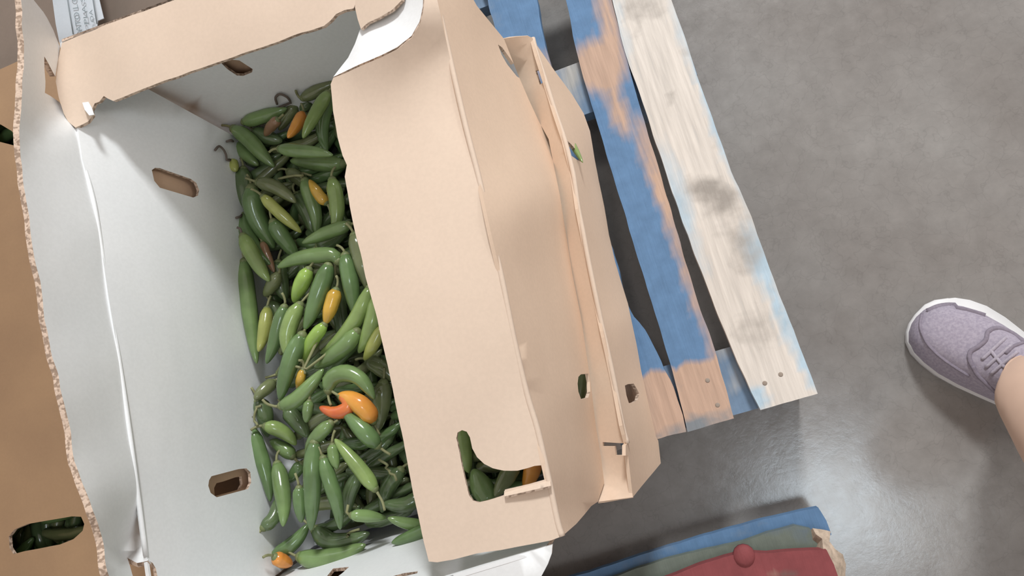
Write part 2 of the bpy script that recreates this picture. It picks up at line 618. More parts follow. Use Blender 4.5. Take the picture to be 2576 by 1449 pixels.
# splintered end
WOODRAW = mat_flat('raw_splintered_wood', (0.46, 0.37, 0.29), 0.9, 0.15, 0.3, 120)
o = panel('splintered_end', [(2040, 1326), (2062, 1330), (2090, 1338), (2086, 1362), (2100, 1380), (2122, 1395), (2130, 1420), (2128, 1449), (2138, 1500), (2120, 1500), (2104, 1445), (2092, 1412), (2072, 1385), (2068, 1356), (2050, 1342)],
          tps_inv([(2040, 1326, .095), (2092, 1338, .090), (2070, 1370, .106), (2125, 1395, .09), (2105, 1445, .112), (2138, 1500, .09), (2120, 1500, .11)]),
          (WOODRAW,) * 3, 0.03, pal2, grid=9, step=6, rough=5)
for (x, y) in ((-0.45, -0.29), (-0.22, -0.27), (0.0, -0.24)):
    q = [proj((x, y, 0.055)), proj((x + 0.1, y, 0.055)), proj((x + 0.1, y + 0.08, 0.055)), proj((x, y + 0.08, 0.055))]
    panel('block', q, flatz(0.055), (BOARD_DULL,) * 3, 0.055, pal2, grid=60, step=40, attrs={'wear': lambda x, y: .2, 'stain': lambda x, y: .4})

# ------------------------------------------------------------------ the open pepper box
def bead(name, pts, r, mat, parent):
    q = smooth_line([p[:2] for p in pts], 4)
    zz = np.interp(np.linspace(0, 1, len(q)), np.linspace(0, 1, len(pts)), [p[2] for p in pts])
    return link(name, tube_mesh(name, [P(a[0], a[1], z - r * 0.55) for a, z in zip(q, zz)], [r] * len(q), mat, 8), parent)


ZR = 0.45
box = thing('cardboard_box', 'open cardboard box of chili peppers, brown outside and white inside', 'box', (-0.33, 0.26, ZP))
LW0 = plane_inv((155, 105, ZR), (375, 1449, ZR), (612, 600, .235))
TW = plane_inv((155, 105, ZR), (440, 0, ZR), (587, 312, .235))
BW = plane_inv((1130, 1449, ZR), (1390, 1370, ZR), (880, 1395, .235))


def plane_world(f):
    a, b, c = (lift(f, *q) for q in ((300, 300), (1200, 400), (700, 1200)))
    n = np.cross(b - a, c - a)
    n /= np.linalg.norm(n)
    return n, n @ a


def meet(f1, f2, z):
    n1, d1 = plane_world(f1)
    n2, d2 = plane_world(f2)
    return np.linalg.solve(np.array([n1, n2, [0, 0, 1.]]), np.array([d1, d2, z]))


c_tl_top, c_tl_bot = meet(LW0, TW, ZR), meet(LW0, TW, 0.137)
c_bl_top = meet(LW0, BW, ZR)
c_bl_bot = c_bl_top + (P(699, 1444, .235) - c_bl_top) * ((ZR - .137) / (ZR - .235))
_lw = [(*proj(c_tl_top), ZR), (200, 350, ZR), (300, 910, ZR), (375, 1449, ZR), (*proj(c_bl_top), ZR), (*proj(c_tl_bot), .137), (*proj(c_bl_bot), .137)]
for (ra, pb) in (((195, 330), (587, 312)), ((250, 600), (611, 600)), ((275, 760), (620, 760)), ((300, 910), (636, 920)), ((325, 1090), (648, 1100)), ((375, 1449), (692, 1425))):
    _a, _b = P(*ra, ZR), P(*pb, .235)
    _lw.append((*pb, .235))
    if 400 < pb[1] < 1300:
        _c = _b + (_b - P(ra[0], ra[1], ZR)) * 0.0 + np.array([0.012, 0, -0.098])
        _lw.append((*proj(_c), _c[2]))
LW = tps_inv(_lw)
XR_TOP, XR_BOT = -0.135, -0.062


def on_plane(f, x, z):
    n, d = plane_world(f)
    return np.array([x, (d - n[0] * x - n[2] * z) / n[1], z])


c_tr_top, c_tr_bot = on_plane(TW, XR_TOP, ZR), on_plane(TW, XR_BOT - 0.02, 0.137)
c_br_top, c_br_bot = on_plane(BW, -0.160, ZR), on_plane(BW, -0.128, 0.137)

slot_l1 = [(382, 428), (390, 422), (402, 423), (480, 450), (494, 460), (501, 478), (498, 492), (486, 497), (402, 472), (388, 455)]
slot_l2 = [(526, 1208), (532, 1198), (600, 1180), (620, 1178), (630, 1188), (632, 1214), (624, 1230), (545, 1251), (530, 1240), (524, 1222)]
notch = [(320, 1404), (328, 1412), (343, 1417), (358, 1413), (372, 1410), (384, 1416), (392, 1430), (396, 1449), (400, 1480), (345, 1490), (333, 1449), (327, 1428)]
slot_t = [(556, 158), (574, 149), (602, 152), (636, 174), (634, 182), (612, 191), (596, 190), (572, 174)]
rim_l = [(190, 300), (197, 330), (207, 400), (232, 490), (247, 570), (272, 740), (300, 910), (322, 1060), (345, 1230), (375, 1449)]
rim_full = [proj(c_tl_top)] + rim_l + [proj(c_bl_top)]
panel('left_wall', [proj(c_tl_top)] + rim_l + [proj(c_bl_top), proj(c_bl_bot), proj(c_tl_bot)], LW, (WHITE, KRAFT, EDGE), 0.004, box,
      holes=[slot_l1, slot_l2, [(375, 1411), (384, 1416), (392, 1430), (396, 1449), (400, 1480), (385, 1482)]], grid=80, crease=rim_full)
panel('outer_wall', [proj(c_tl_top + np.array([0, 0, -.034]))] + [proj(c_bl_top + np.array([0, 0, -.034])), proj(c_bl_bot), proj(c_tl_bot)], LW,
      (KRAFT_WARM, KRAFT, EDGE), 0.004, box, holes=[[(560, 1222), (566, 1210), (628, 1196), (630, 1214), (624, 1226), (562, 1242)]], grid=0, offs=0.012)
panel('end_wall', [proj(c_tl_top), proj(c_tr_top), proj(c_tr_bot), proj(c_tl_bot)], TW, (WHITE, KRAFT, EDGE), 0.004, box, holes=[slot_t], grid=80)
panel('outer_wall', [proj(c_tl_top + np.array([0, 0, -.034])), proj(c_tr_top + np.array([0, 0, -.034])), proj(c_tr_bot), proj(c_tl_bot)], TW,
      (KRAFT_WARM, KRAFT, EDGE), 0.004, box, grid=0, offs=0.012)
panel('end_wall', [proj(c_bl_top), proj(c_br_top), proj(c_br_bot), proj(c_bl_bot)], BW, (WHITE, KRAFT, EDGE), 0.004, box,
      holes=[[(818, 1455), (838, 1430), (878, 1426), (862, 1441), (842, 1456)], [(985, 1450), (1015, 1442), (1051, 1437), (1050, 1442), (1012, 1451)]], grid=80, crease=[proj(c_bl_top), proj(c_br_top)])
panel('outer_wall', [proj(c_bl_top + np.array([0, 0, -.034])), proj(c_br_top + np.array([-.045, 0, -.034])), proj(c_br_bot + np.array([-.045, 0, 0])), proj(c_bl_bot)], BW,
      (KRAFT_WARM, KRAFT, EDGE), 0.004, box, grid=0, offs=0.014)
base = [c_tl_bot, c_tr_bot, c_br_bot, c_bl_bot]
panel('base_panel', [proj(p) for p in base], flatz(0.137), (WHITE, KRAFT, EDGE), 0.005, box, grid=0)

# left flap, folded outwards
flap_out = [(48, -120), (55, 0), (60, 130), (56, 230), (49, 330), (52, 400), (64, 500), (84, 620), (105, 735), (122, 850), (140, 930), (160, 1010), (178, 1090),
            (188, 1160), (214, 1230), (240, 1300), (256, 1350), (270, 1420), (280, 1470), (300, 1640)]
flap_in = [proj(c_bl_top), (400, 1480), (345, 1490), (333, 1449), (327, 1428), (320, 1404), (343, 1417), (372, 1410), (360, 1330), (345, 1230), (322, 1060), (300, 910), (272, 740), (247, 570),
           (232, 490), (207, 400), (197, 330), (182, 310), (158, 270), (150, 258), (112, 234), (110, 142), (138, 190), (150, 140), (152, 118), (135, 75), (108, 30), (86, 0), (70, -120)]
ctrl = [(x, y, .54) for (x, y) in flap_out[1::2]] + [(x, y, ZR) for (x, y) in flap_in[5:18:2]] + [(150, 258, .447), (150, 140, .45), (86, 0, .51), (70, -120, .52)]
panel('side_flap', flap_out + flap_in, tps_inv(ctrl), (WHITE, KRAFT, EDGE), 0.006, box, grid=45, step=14, rough=5, crease=rim_l + [proj(c_bl_top)])
bead('crease', [(x, y, ZR) for (x, y) in rim_l[2:-1] + [(367, 1398)]], 0.0026, WHITE, box)

# kraft flap over the far end, torn at both ends
tf = [(157, 108), (300, 50), (440, 0), (640, -75), (905, -180), (905, -40), (897, 0), (890, 22), (868, 26), (846, 36), (832, 52), (815, 66), (760, 82), (700, 105), (640, 126),
      (560, 152), (470, 183), (390, 212), (320, 240), (285, 254), (272, 248), (262, 242), (250, 256), (238, 260), (230, 275), (234, 288), (222, 304), (190, 321), (172, 305), (160, 285), (148, 245), (139, 205), (145, 160)]
tc_ = [(157, 108, .452), (440, 0, .453), (905, -180, .455), (890, 22, .452), (700, 105, .447), (470, 183, .446), (285, 254, .445), (230, 290, .446), (190, 321, .452), (142, 205, .458), (185, 170, .448), (300, 150, .452), (600, 50, .454)]
panel('end_flap', tf, tps_inv(tc_), (KRAFT, WHITE, EDGE), 0.005, box, grid=45, step=12, rough=2.5)
panel('torn_liner', [(207, 258), (222, 256), (230, 270), (236, 288), (224, 290), (213, 276)], tps_inv([(207, 258, .452), (222, 256, .453), (236, 288, .456), (213, 276, .455)]),
      (WHITE, WHITE, WHITE), 0.001, box, grid=8, step=6)
panel('torn_flap', [(893, 18), (897, -60), (1030, -110), (1012, 0), (985, 25), (950, 45), (925, 58), (908, 74), (900, 50)],
      tps_inv([(893, 18, .452), (897, -60, .455), (1030, -110, .47), (1012, 0, .468), (925, 58, .455), (908, 74, .452)]), (KRAFT, KRAFT, EDGE), 0.004, box, grid=30, step=10, rough=2)
panel('corner_gusset', [(839, 193), (870, 178), (905, 162), (960, 138), (1000, 118), (1035, 90), (1055, 55), (1064, 15), (1068, -60), (1000, -90), (1012, 0), (985, 25), (950, 45), (925, 58), (905, 76), (893, 110), (876, 145)],
      tps_inv([(839, 193, .456), (905, 162, .468), (1000, 118, .477), (1055, 55, .480), (1068, -60, .480), (1000, -90, .452), (985, 25, .450), (905, 76, .442), (870, 155, .447)]),
      (WHITE, KRAFT, EDGE), 0.004, box, grid=30, step=12, rough=1.5)

# big kraft flap folded inwards over the peppers
cr = [(1414, 1349), (1402, 1310), (1380, 1205), (1352, 1080), (1325, 990), (1292, 850), (1262, 700), (1236, 590), (1205, 450), (1172, 320), (1135, 160), (1100, 0), (1080, -110)]
big = [(839, 195), (832, 212), (838, 280), (850, 345), (862, 392), (873, 415), (868, 445), (880, 520), (897, 600), (925, 715), (950, 805), (975, 920), (1000, 1040), (1015, 1110), (1040, 1240), (1062, 1345), (1078, 1412),
       (1100, 1415), (1140, 1408), (1200, 1393), (1300, 1376), (1385, 1360)] + cr + [(1072, -110), (1070, -30), (1066, 20), (1056, 62), (1036, 95), (1000, 124), (960, 143), (905, 167), (870, 183)]
Lhole = [(1148, 1102), (1151, 1088), (1162, 1082), (1174, 1086), (1182, 1100), (1188, 1128), (1200, 1150), (1218, 1167), (1240, 1178), (1268, 1184), (1302, 1184), (1345, 1172), (1366, 1170), (1381, 1180),
         (1385, 1202), (1330, 1218), (1270, 1232), (1267, 1246), (1230, 1258), (1205, 1264), (1190, 1260), (1180, 1246), (1172, 1215), (1160, 1160)]
bc = [(x, y, ZR) for (x, y) in cr[::2]] + [(840, 280, .456), (868, 445, .458), (925, 715, .459), (1000, 1040, .460), (1078, 1412, .458),
     (839, 195, .460), (905, 167, .471), (1000, 124, .480), (1056, 62, .483), (1070, -30, .482), (1000, 220, .462), (1100, 130, .458), (1050, 700, .462), (1150, 1000, .461), (1200, 1390, .455), (920, 260, .460)]
panel('top_flap', big, tps_inv(bc), (KRAFT, WHITE, EDGE), 0.004, box, holes=[Lhole], grid=40, step=18, rough=1.6, crease=cr)
bead('crease', [(x, y, ZR) for (x, y) in cr], 0.003, KRAFT, box)
panel('hand_hole_tab', [(1268, 1236), (1330, 1221), (1384, 1206), (1386, 1222), (1330, 1235), (1269, 1249)], tps_inv([(1268, 1236, .452), (1384, 1206, .449), (1386, 1222, .457), (1330, 1235, .4585), (1269, 1249, .4585)]),
      (KRAFT, KRAFT, EDGE), 0.002, box, grid=16, step=10)

# bulging side wall below the crease
step_l = [(1520, 1215), (1512, 1150), (1500, 1080), (1486, 965), (1462, 800), (1440, 690), (1424, 590), (1408, 490), (1394, 420), (1380, 350), (1358, 310), (1330, 250), (1302, 185), (1268, 98), (1200, 15), (1130, -110)]
wallA = cr + [(1130, -110)] + list(reversed(step_l[:-1])) + [(1505, 1262), (1488, 1273), (1450, 1318)]
ac = [(x, y, ZR) for (x, y) in cr[::2]] + [(x, y, .265) for (x, y) in step_l[:10:2]] + [(1330, 250, .275), (1268, 98, .30), (1200, 15, .37), (1130, -110, .42), (1488, 1273, .298), (1505, 1262, .282), (1420, 1000, .365), (1340, 500, .365), (1450, 1318, .375)]
panel('side_wall', wallA, tps_inv(ac), (KRAFT_SIDE, WHITE, EDGE), 0.004, box,
      holes=[[(1455, 948), (1462, 941), (1480, 940), (1484, 960), (1485, 985), (1480, 1000), (1462, 1005), (1455, 985), (1453, 965)],
             [(1253, 112), (1264, 120), (1284, 148), (1304, 176), (1320, 205), (1300, 192), (1276, 162), (1262, 138)]], grid=45, step=20, rough=1.2, crease=cr + [(1130, -110)] + list(reversed(step_l)))
ridge = [(1578, 1116), (1566, 1070), (1546, 965), (1528, 880), (1510, 800), (1480, 655), (1466, 580), (1455, 525), (1447, 470), (1440, 428), (1420, 350), (1398, 285), (1376, 215), (1352, 140), (1340, 96), (1328, 90), (1300, 92), (1266, 97)]
bandB = list(reversed(step_l[:14])) + [(1505, 1262), (1592, 1251), (1580, 1146), (1549, 1146), (1546, 1123), (1516, 1123), (1516, 1112)] + ridge
bctrl = [(x, y, .262) for (x, y) in step_l[:13:2]] + [(x, y, .282) for (x, y) in ridge[:14:2]] + [(1505, 1262, .280), (1592, 1251, .274), (1340, 96, .284), (1266, 97, .298)]
panel('tray_rim', bandB, tps_inv(bctrl), (KRAFT_SIDE, KRAFT, EDGE), 0.003, box,
      holes=[[(1347, 178), (1366, 172), (1370, 205), (1358, 213)]], grid=40, step=16, rough=0.8, crease=bandB + bandB[:1])
bead('crease', [(x, y, .282) for (x, y) in ridge[:15]], 0.003, KRAFT, box)
sil = [(1345, 106), (1372, 145), (1402, 188), (1440, 238), (1468, 285), (1484, 330), (1496, 400), (1506, 455), (1520, 520), (1532, 590), (1548, 660), (1580, 765), (1600, 860), (1613, 930), (1632, 1020), (1650, 1098), (1656, 1108), (1662, 1165), (1592, 1251)]
wallC = list(reversed(ridge[:15])) + [(1574, 1120), (1574, 1146), (1580, 1146)] + list(reversed(sil))
cc = [(x, y, .282) for (x, y) in ridge[:14:2]] + [(1345, 106, .28), (1402, 188, .235), (1440, 238, .19), (1484, 330, .15)] + [(x, y, .137) for (x, y) in sil[7:18:2]] + [(1592, 1251, .272), (1662, 1165, .14), (1560, 800, .205), (1620, 1120, .20)]
panel('tray_side', wallC, tps_inv(cc), (KRAFT_SIDE, KRAFT, EDGE), 0.004, box,
      holes=[[(1572, 970), (1580, 966), (1594, 965), (1602, 978), (1608, 990), (1604, 1006), (1594, 1012), (1582, 1014), (1576, 995)],
             [(1425, 352), (1436, 362), (1450, 378), (1462, 396), (1464, 408), (1452, 402), (1438, 392), (1430, 372)]], grid=40, step=16, rough=0.8, crease=[sil[-1], (1580, 1146), (1574, 1146), (1574, 1120)] + ridge[:15])

rim_b = [proj(c_bl_top), (700, 1572), (1000, 1490), (1130, 1449), (1200, 1428), (1300, 1397), (1390, 1371)]
panel('end_flap', [(390, 1790), (900, 1700), (1250, 1560), (1340, 1490), (1362, 1449), (1378, 1418), (1388, 1392)] + list(reversed(rim_b)),
      tps_inv([(x, y, ZR) for (x, y) in rim_b] + [(390, 1790, .43), (900, 1700, .43), (1340, 1490, .442), (1380, 1415, .448)]),
      (WHITE, KRAFT, EDGE), 0.004, box, grid=60, step=16, rough=1.5, crease=rim_b)

me = bpy.data.meshes.new('inner_wall')
ya, yb = float(c_br_bot[1]) + .004, float(c_tr_bot[1]) - .006
me.from_pydata([(x + dx, y, z) for dx in (0, .004) for (x, z) in ((-.122, .225), (-.108, .140)) for y in (ya, yb)], [],
               [(0, 1, 3, 2), (4, 6, 7, 5), (0, 4, 5, 1), (2, 3, 7, 6), (0, 2, 6, 4), (1, 5, 7, 3)])
me.materials.append(WHITE)
link('inner_wall', me, box)

# ------------------------------------------------------------------ closed carton on the left and the carton behind
nb = thing('cardboard_box', 'closed brown carton with oval hand holes left of the open box', 'box', (-0.80, 0.2, 0.0))
ysm = float(P(0, 168, .30)[1])
q = [proj((-.639, ysm, .3)), proj((-.639, -.14, .3)), proj((-1.439, -.14, .3)), proj((-1.439, ysm - .02, .3))]
hA = [(24, 1378), (22, 1350), (36, 1332), (70, 1318), (180, 1299), (204, 1300), (212, 1318), (208, 1335), (185, 1356), (150, 1370), (60, 1387), (34, 1394)]
hB = [(-30, 306), (0, 312), (30, 330), (44, 350), (42, 368), (20, 362), (-30, 350)]
panel('top_panel', q, flatz(.300), (KRAFT_SHADED, WHITE, EDGE), 0.005, nb, holes=[hA, hB], grid=90, step=30, rough=1)
panel('top_panel', [proj((-.639, ysm - .012, .292)), proj((-1.439, ysm - .03, .292)), proj((-1.439, .70, .292)), proj((-.639, .70, .292))], flatz(.292), (KRAFT_DIM, KRAFT_SHADED, EDGE), 0.005, nb, grid=0)


def slab(name, x0, x1, y0, y1, z0, z1, mat, parent):
    vs = [(x, y, z) for z in (z0, z1) for y in (y0, y1) for x in (x0, x1)]
    fs = [(0, 2, 3, 1), (4, 5, 7, 6), (0, 1, 5, 4), (1, 3, 7, 5), (3, 2, 6, 7), (2, 0, 4, 6)]
    me = bpy.data.meshes.new(name)
    me.from_pydata(vs, [], fs)
    me.materials.append(mat)
    return link(name, me, parent)


slab('side_wall', -0.642, -0.638, -0.14, 0.70, 0.0, 0.288, KRAFT_SHADED, nb)
slab('side_wall', -1.44, -1.436, -0.14, 0.70, 0.0, 0.288, KRAFT_SHADED, nb)
slab('end_wall', -1.436, -0.642, -0.14, -0.136, 0.0, 0.288, KRAFT_SHADED, nb)
slab('end_wall', -1.436, -0.642, 0.696, 0.70, 0.0, 0.288, KRAFT_SHADED, nb)

for k in range(2):  # unseen cartons, added to keep ambient light off the left side
    st = thing('cardboard_box', ('lower' if k == 0 else 'upper') + ' unseen carton added to block light, stacked on the brown carton left of the open box', 'box', (-1.18, 0.3, 0.305 + 0.302 * k))
    z0 = 0.306 + 0.302 * k
    slab('top_panel', -1.42, -0.94, -0.10, 0.66, z0 + 0.296, z0 + 0.300, KRAFT_SHADED, st)
    slab('side_wall', -0.944, -0.94, -0.10, 0.66, z0, z0 + 0.296, KRAFT_SHADED, st)
    slab('side_wall', -1.42, -1.416, -0.10, 0.66, z0, z0 + 0.296, KRAFT_SHADED, st)
    slab('end_wall', -1.416, -0.944, -0.10, -0.096, z0, z0 + 0.296, KRAFT_SHADED, st)
    slab('end_wall', -1.416, -0.944, 0.656, 0.66, z0, z0 + 0.296, KRAFT_SHADED, st)

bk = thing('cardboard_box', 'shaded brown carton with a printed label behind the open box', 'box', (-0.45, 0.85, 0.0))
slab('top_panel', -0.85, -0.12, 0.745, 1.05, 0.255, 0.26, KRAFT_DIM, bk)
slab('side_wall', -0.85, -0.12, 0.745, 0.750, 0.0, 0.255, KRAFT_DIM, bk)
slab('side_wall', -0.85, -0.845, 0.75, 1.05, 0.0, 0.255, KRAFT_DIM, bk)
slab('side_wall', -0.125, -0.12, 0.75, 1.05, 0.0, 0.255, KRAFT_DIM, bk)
lz = 0.33
lab = panel('paper_label', [(96, -200), (132, 0), (140, 60), (152, 120), (170, 135), (240, 105), (243, 80), (246, 52), (261, 46), (250, 0), (212, -200)],
            tps_inv([(96, -200, .31), (132, 0, .31), (152, 120, .31), (250, 0, .31), (246, 90, .31), (212, -200, .31), (165, 0, .318), (180, 90, .318)]),
            (PAPER, PAPER, PAPER), 0.0015, bk, grid=30, step=14)


def px_text(txt, p0, p1, hpx, z, parent, name='printed_text'):
    """flat ink lettering from pixel p0 towards p1 lying at height z"""
    cu = bpy.data.curves.new(name, 'FONT')
    cu.body = txt
    cu.size = 1.0
    ob = bpy.data.objects.new(name, cu)
    COL.objects.link(ob)
    dg = bpy.context.evaluated_depsgraph_get()
    me = bpy.data.meshes.new_from_object(ob.evaluated_get(dg))
    bpy.data.objects.remove(ob)
    a, b = Vector(P(*p0, z)), Vector(P(*p1, z))
    w = max(v.co.x for v in me.vertices)
    ex = (b - a) / w
    pv = Vector(p1) - Vector(p0)
    pv.normalize()
    hp = (p0[0] + pv.y * hpx, p0[1] - pv.x * hpx)
    ey = (Vector(P(*hp, z)) - a) / 0.72
    for v in me.vertices:
        v.co = a + ex * v.co.x + ey * v.co.y
    me.materials.clear()
    me.materials.append(INK)
    me.name = name
    return link(name, me, parent)


lz = 0.3206
px_text('ATO L CO', (206, 80), (188, -32), 14, lz, lab)
px_text('PLA S', (223, 62), (212, -8), 11, lz, lab)
px_text('OA', (237, 56), (232, 24), 9, lz, lab)
for (a, b) in (((184, 86), (160, -60)), ((244, 60), (224, -60))):
    link('printed_line', tube_mesh('printed_line', [P(*a, lz), P((a[0] + b[0]) / 2, (a[1] + b[1]) / 2, lz), P(*b, lz)], [0.0009] * 3, INK, 6, flat=0.3), lab)

exec_peppers = True

# ------------------------------------------------------------------ peppers
def mat_pepper(name, c, c2=None, rough=0.17):
    m, t, b = nt(name)
    n = noise_node(t, 26, 3)
    c2 = c2 or tuple(x * 1.25 for x in c)
    r = ramp(t, n.outputs['Fac'], [(0.35, tuple(x * 0.85 for x in c)), (0.68, c2)])
    t.links.new(r.outputs[0], b.inputs['Base Color'])
    b.inputs['Roughness'].default_value = rough
    b.inputs['Specular IOR Level'].default_value = 0.65
    w = noise_node(t, 70, 2)
    bump(t, b, w.outputs['Fac'], 0.12, 0.003)
    return m


PM = {
    'dg': mat_pepper('pepper_dark_green', (0.097, 0.142, 0.061)),
    'g': mat_pepper('pepper_green', (0.118, 0.195, 0.073)),
    'mg': mat_pepper('pepper_mid_green', (0.159, 0.242, 0.088)),
    'lg': mat_pepper('pepper_light_green', (0.224, 0.313, 0.100)),
    'lime': mat_pepper('pepper_lime', (0.295, 0.448, 0.094)),
    'yg': mat_pepper('pepper_yellow_green', (0.330, 0.354, 0.094)),
    'ol': mat_pepper('pepper_olive', (0.159, 0.183, 0.083)),
    'am': mat_pepper('pepper_amber', (0.550, 0.330, 0.050)),
    'or': mat_pepper('pepper_orange', (0.740, 0.260, 0.050), (0.780, 0.360, 0.060)),
    'ro': mat_pepper('pepper_red_orange', (0.660, 0.110, 0.050), (0.740, 0.220, 0.050)),
    'br': mat_pepper('pepper_brown_red', (0.260, 0.147, 0.083)),
}
CALYX = mat_flat('pepper_calyx', (0.17, 0.20, 0.085), 0.5, 0.4)
STEM = mat_flat('pepper_stem', (0.25, 0.25, 0.125), 0.6, 0.3)
STEM_DRY = mat_flat('dry_pepper_stem', (0.16, 0.13, 0.11), 0.8, 0.2)


def body_r(s):
    """radius profile, stem end s=0, tip s=1"""
    if s < 0.20:
        return 0.50 + 0.50 * math.sin(s / 0.20 * math.pi / 2)
    if s < 0.45:
        return 1.0
    q = (s - 0.45) / 0.55
    return max(0.0, (1 - 0.52 * q ** 1.4) * math.sqrt(max(0.0, 1 - q ** 5)))


NS = 14
placed_c, placed_r = [], []      # spheres of the peppers already lying in the box


def resample(pts, n):
    pts = np.array(pts)
    d = np.concatenate([[0], np.cumsum(np.linalg.norm(np.diff(pts, axis=0), axis=1))])
    t = np.linspace(0, d[-1], n)
    return np.stack([np.interp(t, d, pts[:, k]) for k in range(pts.shape[1])], 1)


def wall_z(x, y):
    z = 0.0
    for s_ in (LW, TW, BW):
        q = lift(s_, x, y)[2]
        if q < 0.32:
            z = max(z, q)
    return z


def settle(px, wpx, zmin, zmax):
    """find heights for a pepper traced in pixels so that it lies on those under it"""
    z = np.full(len(px), zmin)
    rr = None
    for _ in range(3):
        pts = np.array([P(x, y, zz) for (x, y), zz in zip(px, z)])
        dep = np.array([-(RX.T @ (p - CAM))[2] for p in pts])
        r0 = wpx / 2 / F * dep.mean()
        rr = np.array([max(0.25, body_r(s)) * r0 for s in np.linspace(0, 1, len(px))])
        need = np.array([max(zmin, wall_z(x, y) + 0.9 * r_) for (x, y), r_ in zip(px, rr)])
        if placed_c:
            C = np.array(placed_c)
            Rr = np.array(placed_r)
            for i, p in enumerate(pts):
                d2 = ((C[:, :2] - p[:2]) ** 2).sum(1)
                s2 = ((Rr + rr[i]) * 0.93) ** 2
                m = d2 < s2
                if m.any():
                    need[i] = max(zmin, (C[m, 2] + np.sqrt(s2[m] - d2[m])).max())
        t = np.linspace(-1, 1, len(px))
        k = np.polyfit(t, need, 1)
        slope = max(-0.012, min(0.012, k[0]))
        lin = slope * t
        z = lin + np.percentile(need - lin, 92)
        z = np.minimum(z, zmax + 0 * z)
    pts = np.array([P(x, y, zz) for (x, y), zz in zip(px, z)])
    return pts, r0


PEP_N = [0]


def make_pepper(name, pts3, r0, mat, label, group, stem_pts=None, stem_len=0.016, dry=False, tip=1.0, cut=False, root=None):
    """pts3: centre line from stem end to tip"""
    i0 = len(pts3) // 2
    root = thing(name, label, 'pepper', tuple(pts3[i0] - np.array([0, 0, r0])), group)
    # body: rings follow the centre line, closed to a rounded tip
    n = 18
    ss = np.concatenate([np.linspace(0, 0.85, n - 5), [0.91, 0.95, 0.975, 0.992, 1.0]])
    L = np.concatenate([[0], np.cumsum(np.linalg.norm(np.diff(pts3, axis=0), axis=1))])
    L /= L[-1]
    cl = np.stack([np.interp(ss, L, pts3[:, k]) for k in range(3)], 1)
    rad = []
    sd = random.random() * 50
    for s in ss:
        w = 1 + 0.06 * noise.noise((s * 4 + sd, sd, 0))
        rad.append(max(0.0004, body_r(s) * r0 * w))
    me = tube_mesh('body', cl, rad, mat, 12)
    link('body', me, root)
    # calyx: small cap at the stem end, stem curling out of it
    d0 = Vector(pts3[0] - pts3[1]).normalized()
    a = Vector(pts3[0])
    link('calyx', tube_mesh('calyx', [a - d0 * r0 * 0.35, a - d0 * r0 * 0.05, a + d0 * r0 * 0.18, a + d0 * r0 * 0.34],
                            [r0 * 0.60, r0 * 0.58, r0 * 0.42, r0 * 0.2], CALYX, 9), root)
    sr = 0.0017
    if stem_pts is None:
        side = Vector((random.uniform(-1, 1), random.uniform(-1, 1), random.uniform(-0.2, 0.5)))
        sp = [a + d0 * (r0 * 0.2)]
        for q in range(1, 5):
            sp.append(sp[-1] + (d0 + side * 0.22 * q).normalized() * stem_len / 4)
    else:
        sp = [a + d0 * (r0 * 0.1)]
        zz = a.z
        px = smooth_line(stem_pts, 4)
        for q, p in enumerate(px):
            zw = wall_z(p[0], p[1]) + 0.005
            sp.append(Vector(P(p[0], p[1], max(zw, zz + 0.004 * (q / len(px))))))
    link('stem', tube_mesh('stem', sp, [sr * (1.35 if q == 0 else 1.0) for q in range(len(sp))], STEM_DRY if dry else STEM, 6), root)
    PEP_N[0] += 1
    return root


